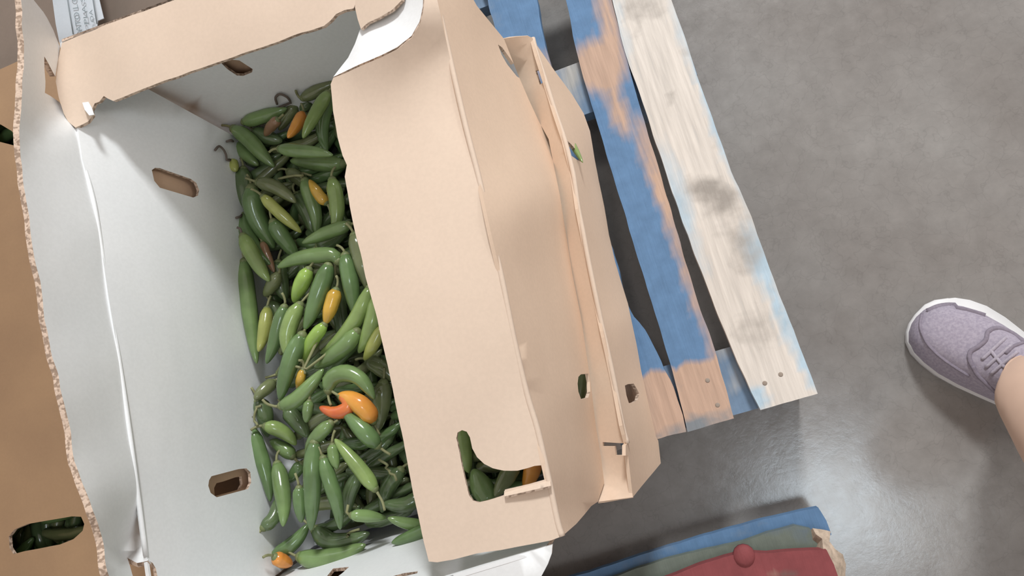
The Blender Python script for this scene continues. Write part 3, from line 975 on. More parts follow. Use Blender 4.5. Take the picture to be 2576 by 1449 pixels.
# deep layers of peppers: one mass, hidden but for slivers between those on top
def pile_mass(name='pepper_mass', box_=(-0.500, -0.120, -0.012, 0.543), z00=0.150, layers=5, label='deeper layers of green peppers filling the box under the top ones'):
    vs, fs, mi = [], [], []
    rnd = random.Random(3)
    keys = ['dg', 'ol', 'g', 'dg']
    x0, x1, y0, y1 = box_
    for lay in range(layers):
        z = z00 + 0.0155 * lay
        y = y0
        row = 0
        while y < y1:
            x = x0 + rnd.uniform(0, .03)
            while x < x1:
                an = rnd.uniform(-0.6, 0.6) + (math.pi / 2 if lay % 2 else 0)
                c = Vector((x + rnd.uniform(-.008, .008), y + rnd.uniform(-.008, .008), z + rnd.uniform(-.003, .003)))
                t = Vector((math.cos(an), math.sin(an), rnd.uniform(-.08, .08)))
                s = Vector((-math.sin(an), math.cos(an), 0))
                u = Vector((0, 0, 1))
                hl, r = rnd.uniform(.034, .045), rnd.uniform(.0075, .0095)
                if (c.x - hl < x0 - .01 or c.x + hl > x1 + .01) and lay % 2 == 0:
                    c.x = min(max(c.x, x0 + hl - .01), x1 - hl + .01)
                if lay % 2:
                    c.y = min(max(c.y, y0 + hl - .005), y1 - hl)
                bend = rnd.uniform(-.010, .010)
                b = len(vs)
                prof = [(-1, .35), (-.9, .8), (-.4, 1), (.2, .97), (.7, .72), (.95, .35), (1, .08)]
                for (q, w) in prof:
                    o = c + t * q * hl + s * bend * (1 - q * q)
                    for k in range(7):
                        g = 2 * math.pi * k / 7
                        vs.append(tuple(o + (s * math.cos(g) + u * math.sin(g)) * r * w))
                m = rnd.randrange(4)
                for i in range(len(prof) - 1):
                    for k in range(7):
                        k2 = (k + 1) % 7
                        fs.append((b + i * 7 + k, b + i * 7 + k2, b + (i + 1) * 7 + k2, b + (i + 1) * 7 + k))
                        mi.append(m)
                for i in (0, len(prof) - 1):
                    fs.append(tuple(b + i * 7 + k for k in range(7)))
                    mi.append(m)
                if lay == 4:
                    for q in (-.9, -.6, -.3, 0, .3, .6, .9):
                        o = c + t * q * hl + s * bend * (1 - q * q)
                        placed_c.append((o.x, o.y, o.z - 0.004))
                        placed_r.append(r * 0.8)
                x += rnd.uniform(.075, .09) if lay % 2 == 0 else .021
            y += .021 if lay % 2 == 0 else .082
            row += 1
    me = bpy.data.meshes.new(name)
    me.from_pydata(vs, [], fs)
    for k in keys:
        me.materials.append(PM[k])
    me.polygons.foreach_set('material_index', mi)
    me.polygons.foreach_set('use_smooth', [True] * len(fs))
    o = link(name, me)
    o['kind'] = 'stuff'
    o['label'] = label
    o['category'] = 'peppers'


pile_mass()
hx, hy = P(110, 1345, .25)[:2]
pile_mass('pepper_mass', (hx - .13, hx + .10, hy - .06, hy + .06), .225, 3, 'dark green peppers seen through the oval hand hole of the closed carton')
hx, hy = P(10, 340, .25)[:2]
pile_mass('pepper_mass', (hx - .10, hx + .08, hy - .06, hy + .06), .225, 3, 'green peppers seen through the hand hole at the left edge of the closed carton')
G = 'chili peppers in the open box'
# (points from stem end to tip in pixels, width, colour, label, stem points or None, dry stem)
T = [
 # -- underneath
 ([(612, 425), (612, 480), (622, 530)], 44, 'dg', 'dark green pepper standing against the left wall just below the yellow pepper end', None),
 ([(632, 470), (640, 530), (665, 585), (690, 625)], 52, 'g', 'broad dull green pepper along the left wall, beside the pale olive one', None),
 ([(725, 430), (760, 455), (790, 480)], 36, 'ol', 'dull olive pepper half hidden under the flat green one by the flap notch', None),
 ([(745, 490), (772, 530), (788, 585)], 42, 'dg', 'dark olive pepper between the pale olive one and the tapered green one', None),
 ([(700, 660), (702, 700), (718, 755)], 46, 'dg', 'dark pepper dipping below the tip of the glossy bent pepper', None),
 ([(660, 610), (672, 645), (690, 685)], 24, 'br', 'slim brownish red pepper sunk in the gap by the left wall', None),
 ([(700, 690), (676, 730), (664, 745)], 34, 'ol', 'olive pepper showing its round grey calyx near the left wall', None),
 ([(845, 700), (850, 760), (860, 830), (850, 880)], 40, 'dg', 'dark green pepper under the amber one', None),
 ([(925, 905), (965, 930), (1000, 960)], 44, 'ol', 'dark olive pepper under the flap edge, below the yellow tip', None),
 ([(965, 960), (960, 1010), (950, 1085)], 48, 'ol', 'olive pepper under the flap edge right of the split orange one', None),
 ([(650, 1005), (668, 1050), (672, 1100)], 44, 'dg', 'dark green pepper in the shade by the left wall under the curled stems', None),
 ([(690, 960), (660, 985), (640, 1005)], 34, 'ol', 'olive pepper pointing at the left wall above the pale stem', None),
 ([(720, 1030), (755, 1070), (775, 1100)], 42, 'dg', 'dark green pepper left of the red hooked one', None),
 ([(1010, 1180), (975, 1230), (960, 1290)], 42, 'dg', 'dark green pepper by the flap edge beside a long loose stem', None),
 ([(905, 1190), (880, 1240), (872, 1300)], 38, 'dg', 'short dark pepper below the slanting bright green one', None),
 ([(790, 1330), (830, 1362), (880, 1360), (930, 1340)], 46, 'dg', 'dark green pepper in the deep shade near the front wall', None),
 ([(1060, 1245), (1020, 1270), (960, 1268)], 40, 'dg', 'dark pepper half under the flap above the bottom pair', None),
 ([(660, 1330), (690, 1300), (700, 1250)], 36, 'dg', 'dark pepper against the left wall below the oval slot', None),
 ([(800, 770), (770, 700), (760, 655)], 40, 'dg', 'dark green pepper below the bright mid green one', None),
 ([(680, 760), (700, 800), (690, 850)], 40, 'dg', 'dark pepper between the yellow green one and the bright green ones', None),
 ([(905, 800), (880, 850), (850, 890)], 40, 'dg', 'dark green pepper deep in the gap between two parallel light green ones', None),
 ([(800, 620), (840, 600), (880, 560)], 40, 'dg', 'dark green pepper buried under the crossing green pepper', None),
 ([(700, 940), (730, 930), (770, 950)], 36, 'ol', 'olive pepper crossed by a thin pale stem', None),
 ([(850, 225), (858, 290), (850, 350)], 40, 'ol', 'olive pepper under the upper corner of the flap', None),
 ([(640, 330), (670, 345), (710, 355)], 40, 'dg', 'dark olive pepper in the hollow of the far left corner', None),
 # -- far end
 ([(760, 248), (795, 230), (848, 206)], 32, 'ol', 'olive green pepper lying along the far wall by the flap corner', [(752, 244), (747, 236), (744, 228)]),
 ([(745, 262), (722, 292), (702, 328)], 32, 'ol', 'narrow olive pepper slanting down from the far wall', None),
 ([(612, 308), (655, 295), (700, 281), (722, 272)], 36, 'mg', 'green pepper lying along the far wall in the left corner', [(732, 258), (722, 244), (704, 237), (693, 246), (697, 262)], True),
 ([(700, 300), (682, 318), (666, 342)], 27, 'br', 'small brownish pepper with a white glint in the far left corner', None),
 ([(782, 252), (768, 266), (756, 280)], 30, 'dg', 'dark green pepper just above the orange tip', None),
 ([(762, 284), (745, 318), (724, 347)], 29, 'or', 'orange pepper tip at the far end', None),
 ([(826, 232), (800, 275), (778, 315), (762, 348)], 33, 'lg', 'light green pepper slanting beside the orange tip', None),
 ([(840, 226), (815, 285), (811, 335), (822, 385)], 40, 'g', 'glossy green pepper with two long white glints by the flap corner', None),
 ([(690, 420), (668, 398), (625, 350), (585, 322)][::-1], 40, 'mg', 'long green pepper running out of the far left corner', None),
 ([(592, 362), (618, 388), (650, 416)], 34, 'mg', 'short green pepper with a thin glint beside the yellow pepper end', [(582, 352), (570, 356)], True),
 ([(864, 412), (800, 412), (730, 404)], 40, 'mg', 'flat lying green pepper reaching the notch in the flap edge', None),
 ([(702, 374), (745, 379), (795, 383), (838, 390)], 33, 'mg', 'green pepper with a broad pale glint lying across the far end', None),
 ([(585, 404), (588, 418), (594, 430)], 26, 'yg', 'yellow pepper end poking up at the left wall', [(570, 402), (568, 388), (560, 374), (550, 368), (541, 378)], True),
 # -- upper middle
 ([(648, 458), (690, 470), (722, 490), (745, 510)], 36, 'ol', 'olive pepper with a small glint above the pale olive one', None),
 ([(765, 452), (782, 500), (795, 545), (797, 590)], 38, 'mg', 'tapered green pepper left of the yellow one', [(752, 440), (728, 444), (702, 450)]),
 ([(822, 512), (802, 490), (778, 452)], 28, 'am', 'yellow amber pepper beside the flap in the upper half', None),
 ([(835, 450), (846, 500), (848, 545), (838, 585)], 38, 'lg', 'pale olive green pepper with a long glint beside the flap in the upper half', None),
 ([(660, 493), (695, 528), (728, 558), (758, 585)], 30, 'yg', 'pale olive pepper slanting right with two glints at its stem end', None),
 ([(612, 540), (622, 590), (650, 640), (680, 665)], 42, 'g', 'green pepper slanting beside the light green one at the left wall', [(604, 545), (594, 548)], True),
 ([(686, 556), (708, 592), (735, 630), (748, 650)], 42, 'g', 'green pepper with a sharp slanting glint in the upper middle', None),
 ([(880, 565), (825, 585), (760, 612)], 36, 'mg', 'straight green pepper crossing towards the flap', None),
 ([(610, 592), (632, 635), (658, 680), (678, 708)], 40, 'lg', 'light green pepper at the left wall with a yellowish tip', [(604, 575), (596, 572)], True),
 ([(890, 590), (905, 640), (918, 690), (925, 730)], 40, 'ol', 'dull olive pepper along the flap edge in the middle', None),
 ([(852, 660), (840, 643), (795, 643), (740, 653), (698, 673)], 38, 'mg', 'bent glossy pepper pointing left in the middle', None),
 # -- middle
 ([(614, 655), (620, 720), (630, 800), (638, 865), (646, 915)], 42, 'mg', 'long green pepper standing along the left wall in the middle', None),
 ([(868, 640), (880, 700), (888, 750), (896, 800)], 44, 'g', 'green pepper with a long white glint next to the flap in the middle', None),
 ([(778, 676), (762, 708), (745, 745), (740, 762)], 38, 'lime', 'bright mid green pepper just below the bent glossy one', None),
 ([(828, 665), (806, 728), (785, 785), (766, 830)], 44, 'g', 'glossy green pepper with broken glints left of the amber one', None),
 ([(846, 728), (836, 760), (826, 792), (818, 816)], 36, 'am', 'amber orange pepper with a squared end in the middle', None),
 ([(672, 775), (668, 815), (660, 855), (650, 885)], 34, 'yg', 'yellow green pepper near the left wall', None),
 ([(716, 770), (702, 820), (688, 870), (670, 915)], 36, 'g', 'dark green pepper with two small glints right of the yellow green one', None),
 ([(756, 765), (738, 795), (724, 835), (722, 875), (728, 905)], 40, 'lg', 'bright green pepper with a wavy line of glints', None),
 ([(818, 815), (790, 850), (772, 885), (765, 915)], 34, 'lime', 'lime green pepper with a torn skin', [(764, 928), (768, 940)]),
 ([(932, 722), (915, 765), (885, 820), (845, 862), (805, 890)], 40, 'lg', 'long light green pepper slanting out from the flap edge', None),
 ([(948, 745), (940, 800), (922, 850), (902, 888)], 42, 'lg', 'pale green pepper with a long glint running along the flap edge', None),
 ([(962, 822), (942, 862), (916, 906)], 32, 'yg', 'yellow green pepper tip coming out from under the flap', None),
 ([(762, 840), (738, 890), (716, 955), (704, 1008)], 46, 'g', 'stout green pepper with a broad white glint left of the lime one', None),
 ([(900, 832), (870, 868), (828, 902), (790, 925)], 44, 'mg', 'green pepper parallel to and below the long light green one', [(772, 928), (745, 922), (728, 915)]),
 ([(762, 930), (757, 950), (750, 985)], 22, 'am', 'thin amber pepper tip below the lime one', None),
 ([(705, 1022), (745, 1005), (782, 968), (814, 928)], 40, 'mg', 'green pepper with a long pale curved stem reaching the left wall', [(690, 1022), (672, 1016), (660, 1005)]),
 ([(826, 985), (832, 955), (862, 938), (900, 948), (925, 975), (942, 1005)], 42, 'mg', 'arched green pepper over the red one', None),
 # -- red and orange
 ([(778, 1008), (774, 1035), (770, 1062)], 26, 'mg', 'small green pepper tip left of the red hooked one', None),
 ([(938, 1062), (918, 1028), (885, 1004), (850, 992)], 48, 'or', 'orange split pepper bent over the red one', None),
 ([(856, 996), (876, 1006), (876, 1026), (850, 1038), (826, 1034), (804, 1024)], 36, 'ro', 'red hooked pepper with a yellow tip', None),
 ([(952, 1122), (915, 1085), (880, 1050), (862, 1040)], 44, 'g', 'green pepper under the orange split one', None),
 # -- lower end
 ([(835, 1062), (805, 1090), (782, 1120), (772, 1148)], 34, 'mg', 'green pepper with a pale stem just below the red hooked one', [(842, 1062), (850, 1056)]),
 ([(665, 1072), (695, 1078), (725, 1096), (745, 1120)], 36, 'lg', 'bright green curved pepper by the left wall in the lower half', None),
 ([(738, 1150), (722, 1135), (698, 1118), (678, 1108)], 36, 'mg', 'green pepper with a long drooping stem in the lower half', [(752, 1165), (766, 1185), (769, 1212)]),
 ([(634, 1080), (646, 1115), (662, 1165), (674, 1215), (680, 1262)], 38, 'g', 'dark glossy pepper leaning on the left wall with its tip up', None),
 ([(760, 1165), (742, 1190), (726, 1215)], 32, 'g', 'short green pepper behind the drooping stem', None),
 ([(697, 1165), (706, 1210), (714, 1270), (712, 1325)], 42, 'mg', 'plump green pepper with three glints in the lower left', None),
 ([(752, 1225), (755, 1270), (758, 1315)], 32, 'g', 'small dark pepper with a glint right of the plump one', None),
 ([(792, 1110), (786, 1170), (786, 1240), (782, 1335)], 46, 'g', 'long broad green pepper pointing straight down in the lower half', [(797, 1098), (806, 1082)]),
 ([(836, 1118), (840, 1150), (848, 1180)], 28, 'mg', 'short bright pepper end at the stem of the slanting one', None),
 ([(812, 1150), (828, 1205), (848, 1268), (856, 1332)], 38, 'g', 'long narrow green pepper right of the broad one', [(806, 1136), (800, 1124)]),
 ([(945, 1232), (918, 1195), (880, 1148), (842, 1104)], 36, 'lg', 'bright green pepper slanting towards the flap with its stem at the lower end', [(952, 1244), (962, 1262), (968, 1284)]),
 ([(882, 1296), (920, 1298), (972, 1304)], 30, 'mg', 'green pepper with a long glint lying across the lower end', [(872, 1288), (876, 1270)]),
 ([(1075, 1325), (1020, 1316), (975, 1303)], 30, 'mg', 'lighter green pepper running under the flap at the lower end', None),
 ([(1090, 1325), (1040, 1348), (985, 1366)], 36, 'g', 'green pepper half under the flap at the front wall', None),
 ([(688, 1396), (720, 1380), (752, 1352), (776, 1318)], 38, 'g', 'curved dark green pepper in the front left corner', None),
 ([(690, 1400), (708, 1410), (736, 1420)], 36, 'or', 'orange pepper end in the front left corner', None),
 ([(752, 1400), (800, 1408), (860, 1398), (920, 1370)], 50, 'mg', 'large green pepper lying along the front wall', None),
 # -- seen through the openings in the cardboard
 ([(1160, 1075), (1166, 1130), (1180, 1190)], 44, 'lg', 'light green pepper seen at the top of the L shaped opening', None),
 ([(1240, 1270), (1215, 1230), (1190, 1180)], 60, 'mg', 'green pepper seen in the corner of the L shaped opening', None),
 ([(1300, 1160), (1275, 1200), (1245, 1250)], 44, 'ol', 'olive pepper seen in the middle of the L shaped opening', None),
 ([(1350, 1150), (1338, 1185), (1322, 1235)], 44, 'or', 'orange pepper seen through the L shaped opening', None),
]
for rec in T:
    pts, w, col, label, st = rec[:5]
    dry = len(rec) > 5
    pp = resample(smooth_line(pts, 6), NS)
    zmin = 0.222
    p3, r0 = settle(pp, w, zmin, 0.285)
    for i in range(NS):
        placed_c.append(tuple(p3[i]))
        placed_r.append(max(0.25, body_r(i / (NS - 1))) * r0)
    make_pepper('chili_pepper', p3, r0, PM[col], label, G, st, dry=dry)
# loose stems lying on the peppers
for (pts, label) in (
        ([(700, 450), (735, 442), (770, 443), (800, 452)], 'pale loose stem arching over the tapered green pepper in the upper half'),
        ([(952, 1156), (975, 1170), (990, 1190), (998, 1210)], 'faint loose stem by the flap edge beside the slanting bright green pepper'),
        ([(872, 1352), (885, 1338), (908, 1330)], 'short loose stem above the large pepper at the front wall'),
        ([(648, 1070), (640, 1050), (645, 1030), (658, 1020)], 'thin dry stem curling against the left wall under the pale curved stem')):
    q = []
    for (x, y) in smooth_line(pts, 4):
        zw = wall_z(x, y) + 0.004
        g = P(x, y, 0.26)
        C = np.array(placed_c)
        R_ = np.array(placed_r)
        d2 = ((C[:, :2] - g[:2]) ** 2).sum(1)
        m = d2 < R_ ** 2
        zt = (C[m, 2] + np.sqrt(R_[m] ** 2 - d2[m])).max() if m.any() else 0.24
        q.append(P(x, y, max(zw, zt + 0.004)))
    q = np.array(q)
    q[:, 2] = np.maximum(q[:, 2], q[:, 2].mean())
    o = link('pepper_stem', tube_mesh('pepper_stem', q, [0.0017] * len(q), STEM, 6))
    o['label'] = label
    o['category'] = 'stem'
    o['group'] = 'loose stems on the peppers'

# peppers showing at the slots of the bulging side
for (pa, pb, w, col, label) in (
        ((1448, 1040, .222), (1474, 905, .222), 46, 'ol', 'olive pepper seen through the slot in the bulging side wall'),
        ((1420, 330, .225), (1466, 409, .252), 17, 'lg', 'small pale green pepper tip poking out of the upper slot of the tray side')):
    a_, b_ = P(*pa), P(*pb)
    p3 = np.array([a_ + (b_ - a_) * t for t in np.linspace(0, 1, NS)])
    make_pepper('chili_pepper', p3, w / 2 / F * 0.95, PM[col], label, G)

# ------------------------------------------------------------------ the photographer's foot
def mat_cloth(name, c, c2, scale=300):
    m, t, b = nt(name)
    n = noise_node(t, scale, 2)
    r = ramp(t, n.outputs['Fac'], [(0.35, c), (0.65, c2)])
    t.links.new(r.outputs[0], b.inputs['Base Color'])
    b.inputs['Roughness'].default_value = 0.85
    b.inputs['Specular IOR Level'].default_value = 0.2
    bump(t, b, n.outputs['Fac'], 0.3, 0.001)
    return m


KNIT = mat_cloth('lavender_knit', (0.30, 0.27, 0.335), (0.38, 0.345, 0.41))
KNIT_D = mat_cloth('mauve_overlay', (0.215, 0.19, 0.235), (0.255, 0.225, 0.275))
SOLE = mat_flat('white_rubber', (0.74, 0.74, 0.75), 0.55, 0.35, 0.05)
LACE = mat_cloth('lavender_lace', (0.36, 0.325, 0.39), (0.42, 0.39, 0.45), 500)
SKIN = mat_flat('skin', (0.62, 0.44, 0.34), 0.55, 0.35, 0.06, 12)

toe = Vector(P(2299, 806, 0.02))
toe.z = 0
ax = Vector(P(2590, 975, 0.02)) - Vector(P(2299, 806, 0.02))
ax.z = 0
ax.normalize()
sd = Vector((-ax.y, ax.x, 0))
SL = 0.242
# station along the shoe: s, half width inner(+sd), half width outer, top height
ST = [(0.0, .006, .006, .030), (.012, .020, .018, .040), (.04, .032, .030, .048), (.09, .043, .039, .055), (.16, .050, .044, .060), (.25, .054, .047, .065), (.36, .053, .046, .074),
      (.46, .049, .043, .086), (.55, .045, .040, .098), (.63, .042, .037, .104), (.72, .040, .036, .100), (.82, .039, .036, .096), (.91, .036, .034, .100), (.97, .026, .025, .102), (1.0, .012, .012, .098)]


def shoe_pt(s, side, z):
    return toe + ax * (s * SL) + sd * side + Vector((0, 0, z))


def shoe_upper():
    vs, fs = [], []
    K = 16
    for (s, wl, wr, h) in ST:
        for k in range(K + 1):
            a = math.pi * k / K
            c, q = math.cos(a), math.sin(a)
            e = 0.72
            x = math.copysign(abs(c) ** e, c)
            zz = q ** 0.9
            w = wl if c > 0 else wr
            vs.append(tuple(shoe_pt(s, x * w * 0.97, 0.013 + (h - 0.013) * zz)))
    for i in range(len(ST) - 1):
        for k in range(K):
            fs.append((i * (K + 1) + k, (i + 1) * (K + 1) + k, (i + 1) * (K + 1) + k + 1, i * (K + 1) + k + 1))
    for i in (0, len(ST) - 1):
        f = [i * (K + 1) + k for k in range(K + 1)]
        fs.append(tuple(f if i == 0 else reversed(f)))
    me = bpy.data.meshes.new('sneaker')
    me.from_pydata(vs, [], fs)
    bm = bmesh.new()
    bm.from_mesh(me)
    bmesh.ops.recalc_face_normals(bm, faces=bm.faces)
    bm.to_mesh(me)
    bm.free()
    me.polygons.foreach_set('use_smooth', [True] * len(me.polygons))
    return me


def shoe_sole():
    vs, fs = [], []
    ring = [(s, wl) for (s, wl, wr, h) in ST] + [(s, -wr) for (s, wl, wr, h) in reversed(ST)]
    n = len(ring)
    for (z, g) in ((0.0, -.002), (0.004, .0012), (0.014, .0020), (0.019, .0012), (0.022, -.005)):
        for (s, w) in ring:
            e = (s - 0.5) * 2
            vs.append(tuple(shoe_pt(s + g / SL * e, w + math.copysign(g, w) + (.0055 if w > 0.012 else .003), z)))
    for i in range(4):
        for k in range(n):
            k2 = (k + 1) % n
            fs.append((i * n + k, i * n + k2, (i + 1) * n + k2, (i + 1) * n + k))
    fs.append(tuple(reversed(range(n))))
    fs.append(tuple(range(4 * n, 5 * n)))
    me = bpy.data.meshes.new('sole')
    me.from_pydata(vs, [], fs)
    bm = bmesh.new()
    bm.from_mesh(me)
    bmesh.ops.recalc_face_normals(bm, faces=bm.faces)
    bm.to_mesh(me)
    bm.free()
    me.materials.append(SOLE)
    me.polygons.foreach_set('use_smooth', [True] * len(me.polygons))
    return me


per = thing('person', 'standing person whose bare ankle and lavender sneaker show at the right edge', 'person', (toe.x + 0.12, toe.y - 0.03, 0))
me = shoe_upper()
me.materials.append(KNIT)
shoe = link('sneaker', me, per)
shoe['label'] = 'lavender grey knit sneaker with white sole'
link('sole', shoe_sole(), shoe)
bvh = BVHTree.FromPolygons([v.co for v in me.vertices], [tuple(p.vertices) for p in me.polygons])


def on_shoe(px, py, up=0.0):
    d = Vector(ray(px, py)).normalized()
    hit = bvh.ray_cast(Vector(CAM), d)
    if hit[0] is None:
        hit = bvh.find_nearest(Vector(P(px, py, 0.05)))
    return hit[0] + hit[1] * up


def shoe_line(name, pts, r, mat, flat=0.6, up=0.0005):
    q = [on_shoe(x, y, up) for x, y in smooth_line(pts, 5)]
    return link(name, tube_mesh(name, q, [r] * len(q), mat, 8, flat=flat), shoe)


# seams, piping and laces laid on the upper
shoe_line('piping', [(2452, 930), (2440, 905), (2442, 885), (2462, 872), (2480, 855), (2486, 835), (2510, 826), (2545, 838), (2576, 862)], 0.0030, KNIT_D)
shoe_line('piping', [(2505, 985), (2480, 962), (2458, 940), (2448, 920)], 0.0030, KNIT_D)
shoe_line('piping', [(2530, 890), (2550, 872), (2576, 862)], 0.0022, KNIT_D)
shoe_line('overlay', [(2332, 784), (2370, 770), (2420, 769), (2462, 777), (2484, 785)], 0.0050, KNIT_D, 0.35, -0.001)
shoe_line('overlay', [(2322, 790), (2318, 820), (2332, 858), (2362, 892), (2400, 920), (2440, 945)], 0.0040, KNIT_D, 0.35, -0.001)
for (a, b) in (((2470, 905), (2530, 850)), ((2480, 925), (2545, 868)), ((2492, 942), (2560, 885)), ((2490, 880), (2528, 925))):
    m_ = ((a[0] + b[0]) / 2, (a[1] + b[1]) / 2)
    shoe_line('lace', [a, m_, b], 0.0022, LACE, 0.6, 0.001)


# the standing body, one continuous surface grown on a skeleton
ank = shoe_pt(0.60, 0.0, 0.065)
CR, CU, CB = (Vector(RX[:, k].tolist()) for k in range(3))


def cl(x, y, z):
    """point beside the phone, in the axes of the hand-held phone"""
    return Vector(CAM) + CR * x + CU * y + CB * z


def skin_mesh(name, nodes, edges, root, mat, sub=2, parent=None):
    me = bpy.data.meshes.new(name)
    keys = list(nodes)
    me.from_pydata([tuple(nodes[k][0]) for k in keys], [(keys.index(a), keys.index(b)) for a, b in edges], [])
    o = link(name, me, parent)
    m = o.modifiers.new('skin', 'SKIN')
    m.use_smooth_shade = True
    for k, v in zip(keys, me.skin_vertices[0].data):
        r = nodes[k][1]
        v.radius = (r, r) if isinstance(r, float) else r
        v.use_root = (k == root)
    u = o.modifiers.new('smooth', 'SUBSURF')
    u.levels = u.render_levels = sub
    me.materials.append(mat)
    return o


def V3(x, y, z):
    return Vector((x, y, z))


nodes = {
    'pelvis': (V3(.645, -.155, .84), .125), 'waist': (V3(.63, -.145, .98), .115), 'chest': (V3(.60, -.13, 1.12), .130), 'top': (V3(.585, -.12, 1.21), .115),
    'neck': (V3(.565, -.11, 1.30), .052), 'chin': (V3(.535, -.105, 1.36), .062), 'head': (V3(.525, -.10, 1.43), .088), 'crown': (V3(.535, -.10, 1.50), .068),
    'hipr': (V3(.645, -.06, .80), .100), 'kneer': (Vector(P(3010, 1390, .46)), .062), 'calfr': (Vector(P(2790, 1215, .30)), .058), 'shinr': (Vector(P(2650, 1075, .18)), .046),
    'anklr': (ank + V3(.004, -.022, .045), .043), 'insr': (shoe_pt(.475, .0, .076), .035), 'heelr': (ank + V3(0.01, 0, -.02), .036),
    'hipl': (V3(.65, -.25, .80), .100), 'kneel': (V3(.65, -.31, .46), .062), 'calfl': (V3(.675, -.33, .33), .060), 'shinl': (V3(.685, -.345, .19), .043), 'anklel': (V3(.69, -.35, .09), .037), 'footl': (V3(.68, -.348, .045), .036),
    'shor': (V3(.575, .04, 1.21), .062), 'elbr': (V3(.46, .13, 1.02), .042), 'wrir': (cl(.225, .0, .018), .027),
    'palr': (cl(.168, -.002, .004), (.036, .018)),
    'shol': (V3(.59, -.28, 1.21), .062), 'elbl': (V3(.655, -.345, .96), .042), 'wril': (V3(.60, -.36, .75), .027), 'pall': (V3(.585, -.362, .675), (.018, .036)),
}
edges = [('pelvis', 'waist'), ('waist', 'chest'), ('chest', 'top'), ('top', 'neck'), ('neck', 'chin'), ('chin', 'head'), ('head', 'crown'),
         ('pelvis', 'hipr'), ('hipr', 'kneer'), ('kneer', 'calfr'), ('calfr', 'shinr'), ('shinr', 'anklr'), ('anklr', 'heelr'), ('anklr', 'insr'),
         ('pelvis', 'hipl'), ('hipl', 'kneel'), ('kneel', 'calfl'), ('calfl', 'shinl'), ('shinl', 'anklel'), ('anklel', 'footl'),
         ('top', 'shor'), ('shor', 'elbr'), ('elbr', 'wrir'), ('wrir', 'palr'), ('top', 'shol'), ('shol', 'elbl'), ('elbl', 'wril'), ('wril', 'pall')]
FR = {'index': (.024, 1.0), 'middle': (.008, 1.06), 'ring': (-.009, 1.0), 'little': (-.025, .82)}
for fn, (yy, ln) in FR.items():
    ch = [cl(.150, yy, -.006), cl(.150 - .026 * ln, yy * .95, -.017), cl(.150 - .050 * ln, yy * .9, -.016), cl(.150 - .066 * ln, yy * .88, -.010)]
    pv = 'palr'
    for q, c in enumerate(ch):
        nodes[fn + 'r%d' % q] = (c, .0092 - .0008 * q)
        edges.append((pv, fn + 'r%d' % q))
        pv = fn + 'r%d' % q
    yo = yy
    ch = [V3(.583, -.362 + yo * .9, .640), V3(.575, -.362 + yo, .640 - .03 * ln), V3(.560, -.362 + yo, .640 - .055 * ln), V3(.545, -.362 + yo, .640 - .07 * ln)]
    pv = 'pall'
    for q, c in enumerate(ch):
        nodes[fn + 'l%d' % q] = (c, .0092 - .0008 * q)
        edges.append((pv, fn + 'l%d' % q))
        pv = fn + 'l%d' % q
for fn, ch, pv in (('thumbr', [cl(.165, -.03, .020), cl(.135, -.03, .026), cl(.112, -.020, .024)], 'palr'),
                   ('thumbl', [V3(.575, -.325, .675), V3(.562, -.318, .648), V3(.550, -.318, .625)], 'pall')):
    for q, c in enumerate(ch):
        nodes[fn + '%d' % q] = (c, .0105 - .001 * q)
        edges.append((pv, fn + '%d' % q))
        pv = fn + '%d' % q
body = skin_mesh('body', nodes, edges, 'pelvis', SKIN, 2, per)
body['label'] = 'bare skin, seen at the ankle'
dsh = nodes['anklel'][0] - ank
dsh.z = 0
shoe2 = shoe.copy()
COL.objects.link(shoe2)
shoe2.location = shoe.location + dsh
for ch in list(shoe.children):
    c2_ = ch.copy()
    COL.objects.link(c2_)
    c2_.parent = shoe2
SHIRT = mat_cloth('grey_shirt', (0.20, 0.21, 0.23), (0.24, 0.25, 0.27))
SHORTS = mat_cloth('dark_shorts', (0.06, 0.065, 0.085), (0.08, 0.085, 0.11))
HAIR = mat_flat('dark_hair', (0.05, 0.035, 0.025), 0.6, 0.3, 0.3, 200)
DARK = mat_flat('dark_glass', (0.03, 0.03, 0.035), 0.2, 0.5)


def lerp(a, b, t):
    return nodes[a][0].lerp(nodes[b][0], t)


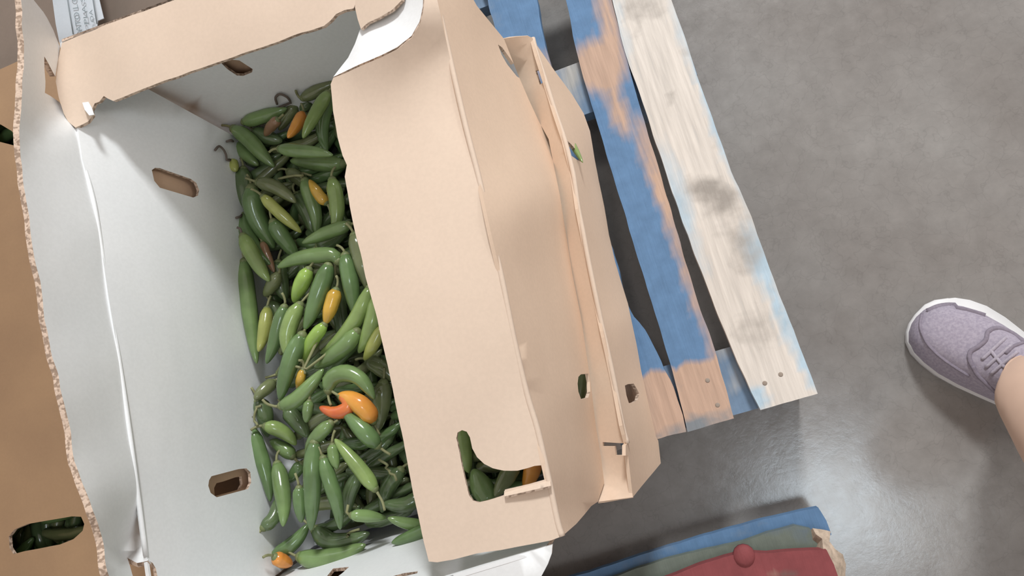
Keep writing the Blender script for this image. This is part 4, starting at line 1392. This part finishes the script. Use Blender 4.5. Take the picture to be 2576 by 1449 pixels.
skin_mesh('shirt', {'a': (lerp('pelvis', 'waist', -.05), .156), 'b': (nodes['waist'][0], .142), 'c': (nodes['chest'][0], .152), 'd': (nodes['top'][0], .134), 'e': (lerp('top', 'neck', .55), .075),
                    'f': (nodes['shor'][0], .080), 'g': (lerp('shor', 'elbr', .55), .068), 'h': (nodes['shol'][0], .080), 'i': (lerp('shol', 'elbl', .55), .068)},
          [('a', 'b'), ('b', 'c'), ('c', 'd'), ('d', 'e'), ('d', 'f'), ('f', 'g'), ('d', 'h'), ('h', 'i')], 'a', SHIRT, 2, per)
skin_mesh('shorts', {'a': (lerp('pelvis', 'waist', .3), .138), 'p': (nodes['pelvis'][0], .148), 'b': (nodes['hipr'][0], .122), 'c': (lerp('hipr', 'kneer', .62), .098), 'd': (nodes['hipl'][0], .122), 'e': (lerp('hipl', 'kneel', .62), .098)},
          [('a', 'p'), ('p', 'b'), ('b', 'c'), ('p', 'd'), ('d', 'e')], 'p', SHORTS, 2, per)


def blob(name, c, r, mat, parent, cut=None, seg=20):
    bm = bmesh.new()
    bmesh.ops.create_uvsphere(bm, u_segments=seg, v_segments=seg // 2, radius=1.0)
    for v in list(bm.verts):
        p = Vector((v.co.x * r[0], v.co.y * r[1], v.co.z * r[2])) + c
        v.co = p
    if cut:
        bmesh.ops.delete(bm, geom=[v for v in bm.verts if cut(v.co)], context='VERTS')
    for f in bm.faces:
        f.smooth = True
    me_ = bpy.data.meshes.new(name)
    bm.to_mesh(me_)
    bm.free()
    me_.materials.append(mat)
    return link(name, me_, parent)


hc = V3(.532, -.10, 1.44)
blob('hair', hc + V3(.012, 0, .018), (.092, .088, .100), HAIR, per, lambda p: p.x < hc.x - .045 and p.z < hc.z + .045 or p.z < hc.z - .07)
for sgn in (-1, 1):
    blob('eye', hc + V3(-.078, sgn * .032, -.005), (.010, .013, .008), DARK, per, None, 12)
    blob('ear', hc + V3(.0, sgn * .084, -.012), (.016, .008, .028), SKIN, per, None, 12)
blob('nose', hc + V3(-.092, 0, -.026), (.016, .011, .020), SKIN, per, None, 12)
blob('mouth', hc + V3(-.076, 0, -.058), (.008, .022, .006), mat_flat('lip', (0.42, 0.20, 0.18), 0.5, 0.3), per, None, 12)

# the phone in the right hand, its lens where the picture was taken from
ph = thing('phone', 'dark phone held out over the box by the standing person', 'phone', tuple(cl(.06, 0, .008)))
bm = bmesh.new()
bmesh.ops.create_cube(bm, size=1.0)
bmesh.ops.bevel(bm, geom=[e for e in bm.edges], offset=0.04, segments=2, affect='EDGES')
for v in bm.verts:
    v.co = cl(.062 + v.co.x * .160, v.co.y * .075, .0085 + v.co.z * .009)
me2 = bpy.data.meshes.new('phone_body')
bm.to_mesh(me2)
bm.free()
me2.materials.append(DARK)
link('phone_body', me2, ph)
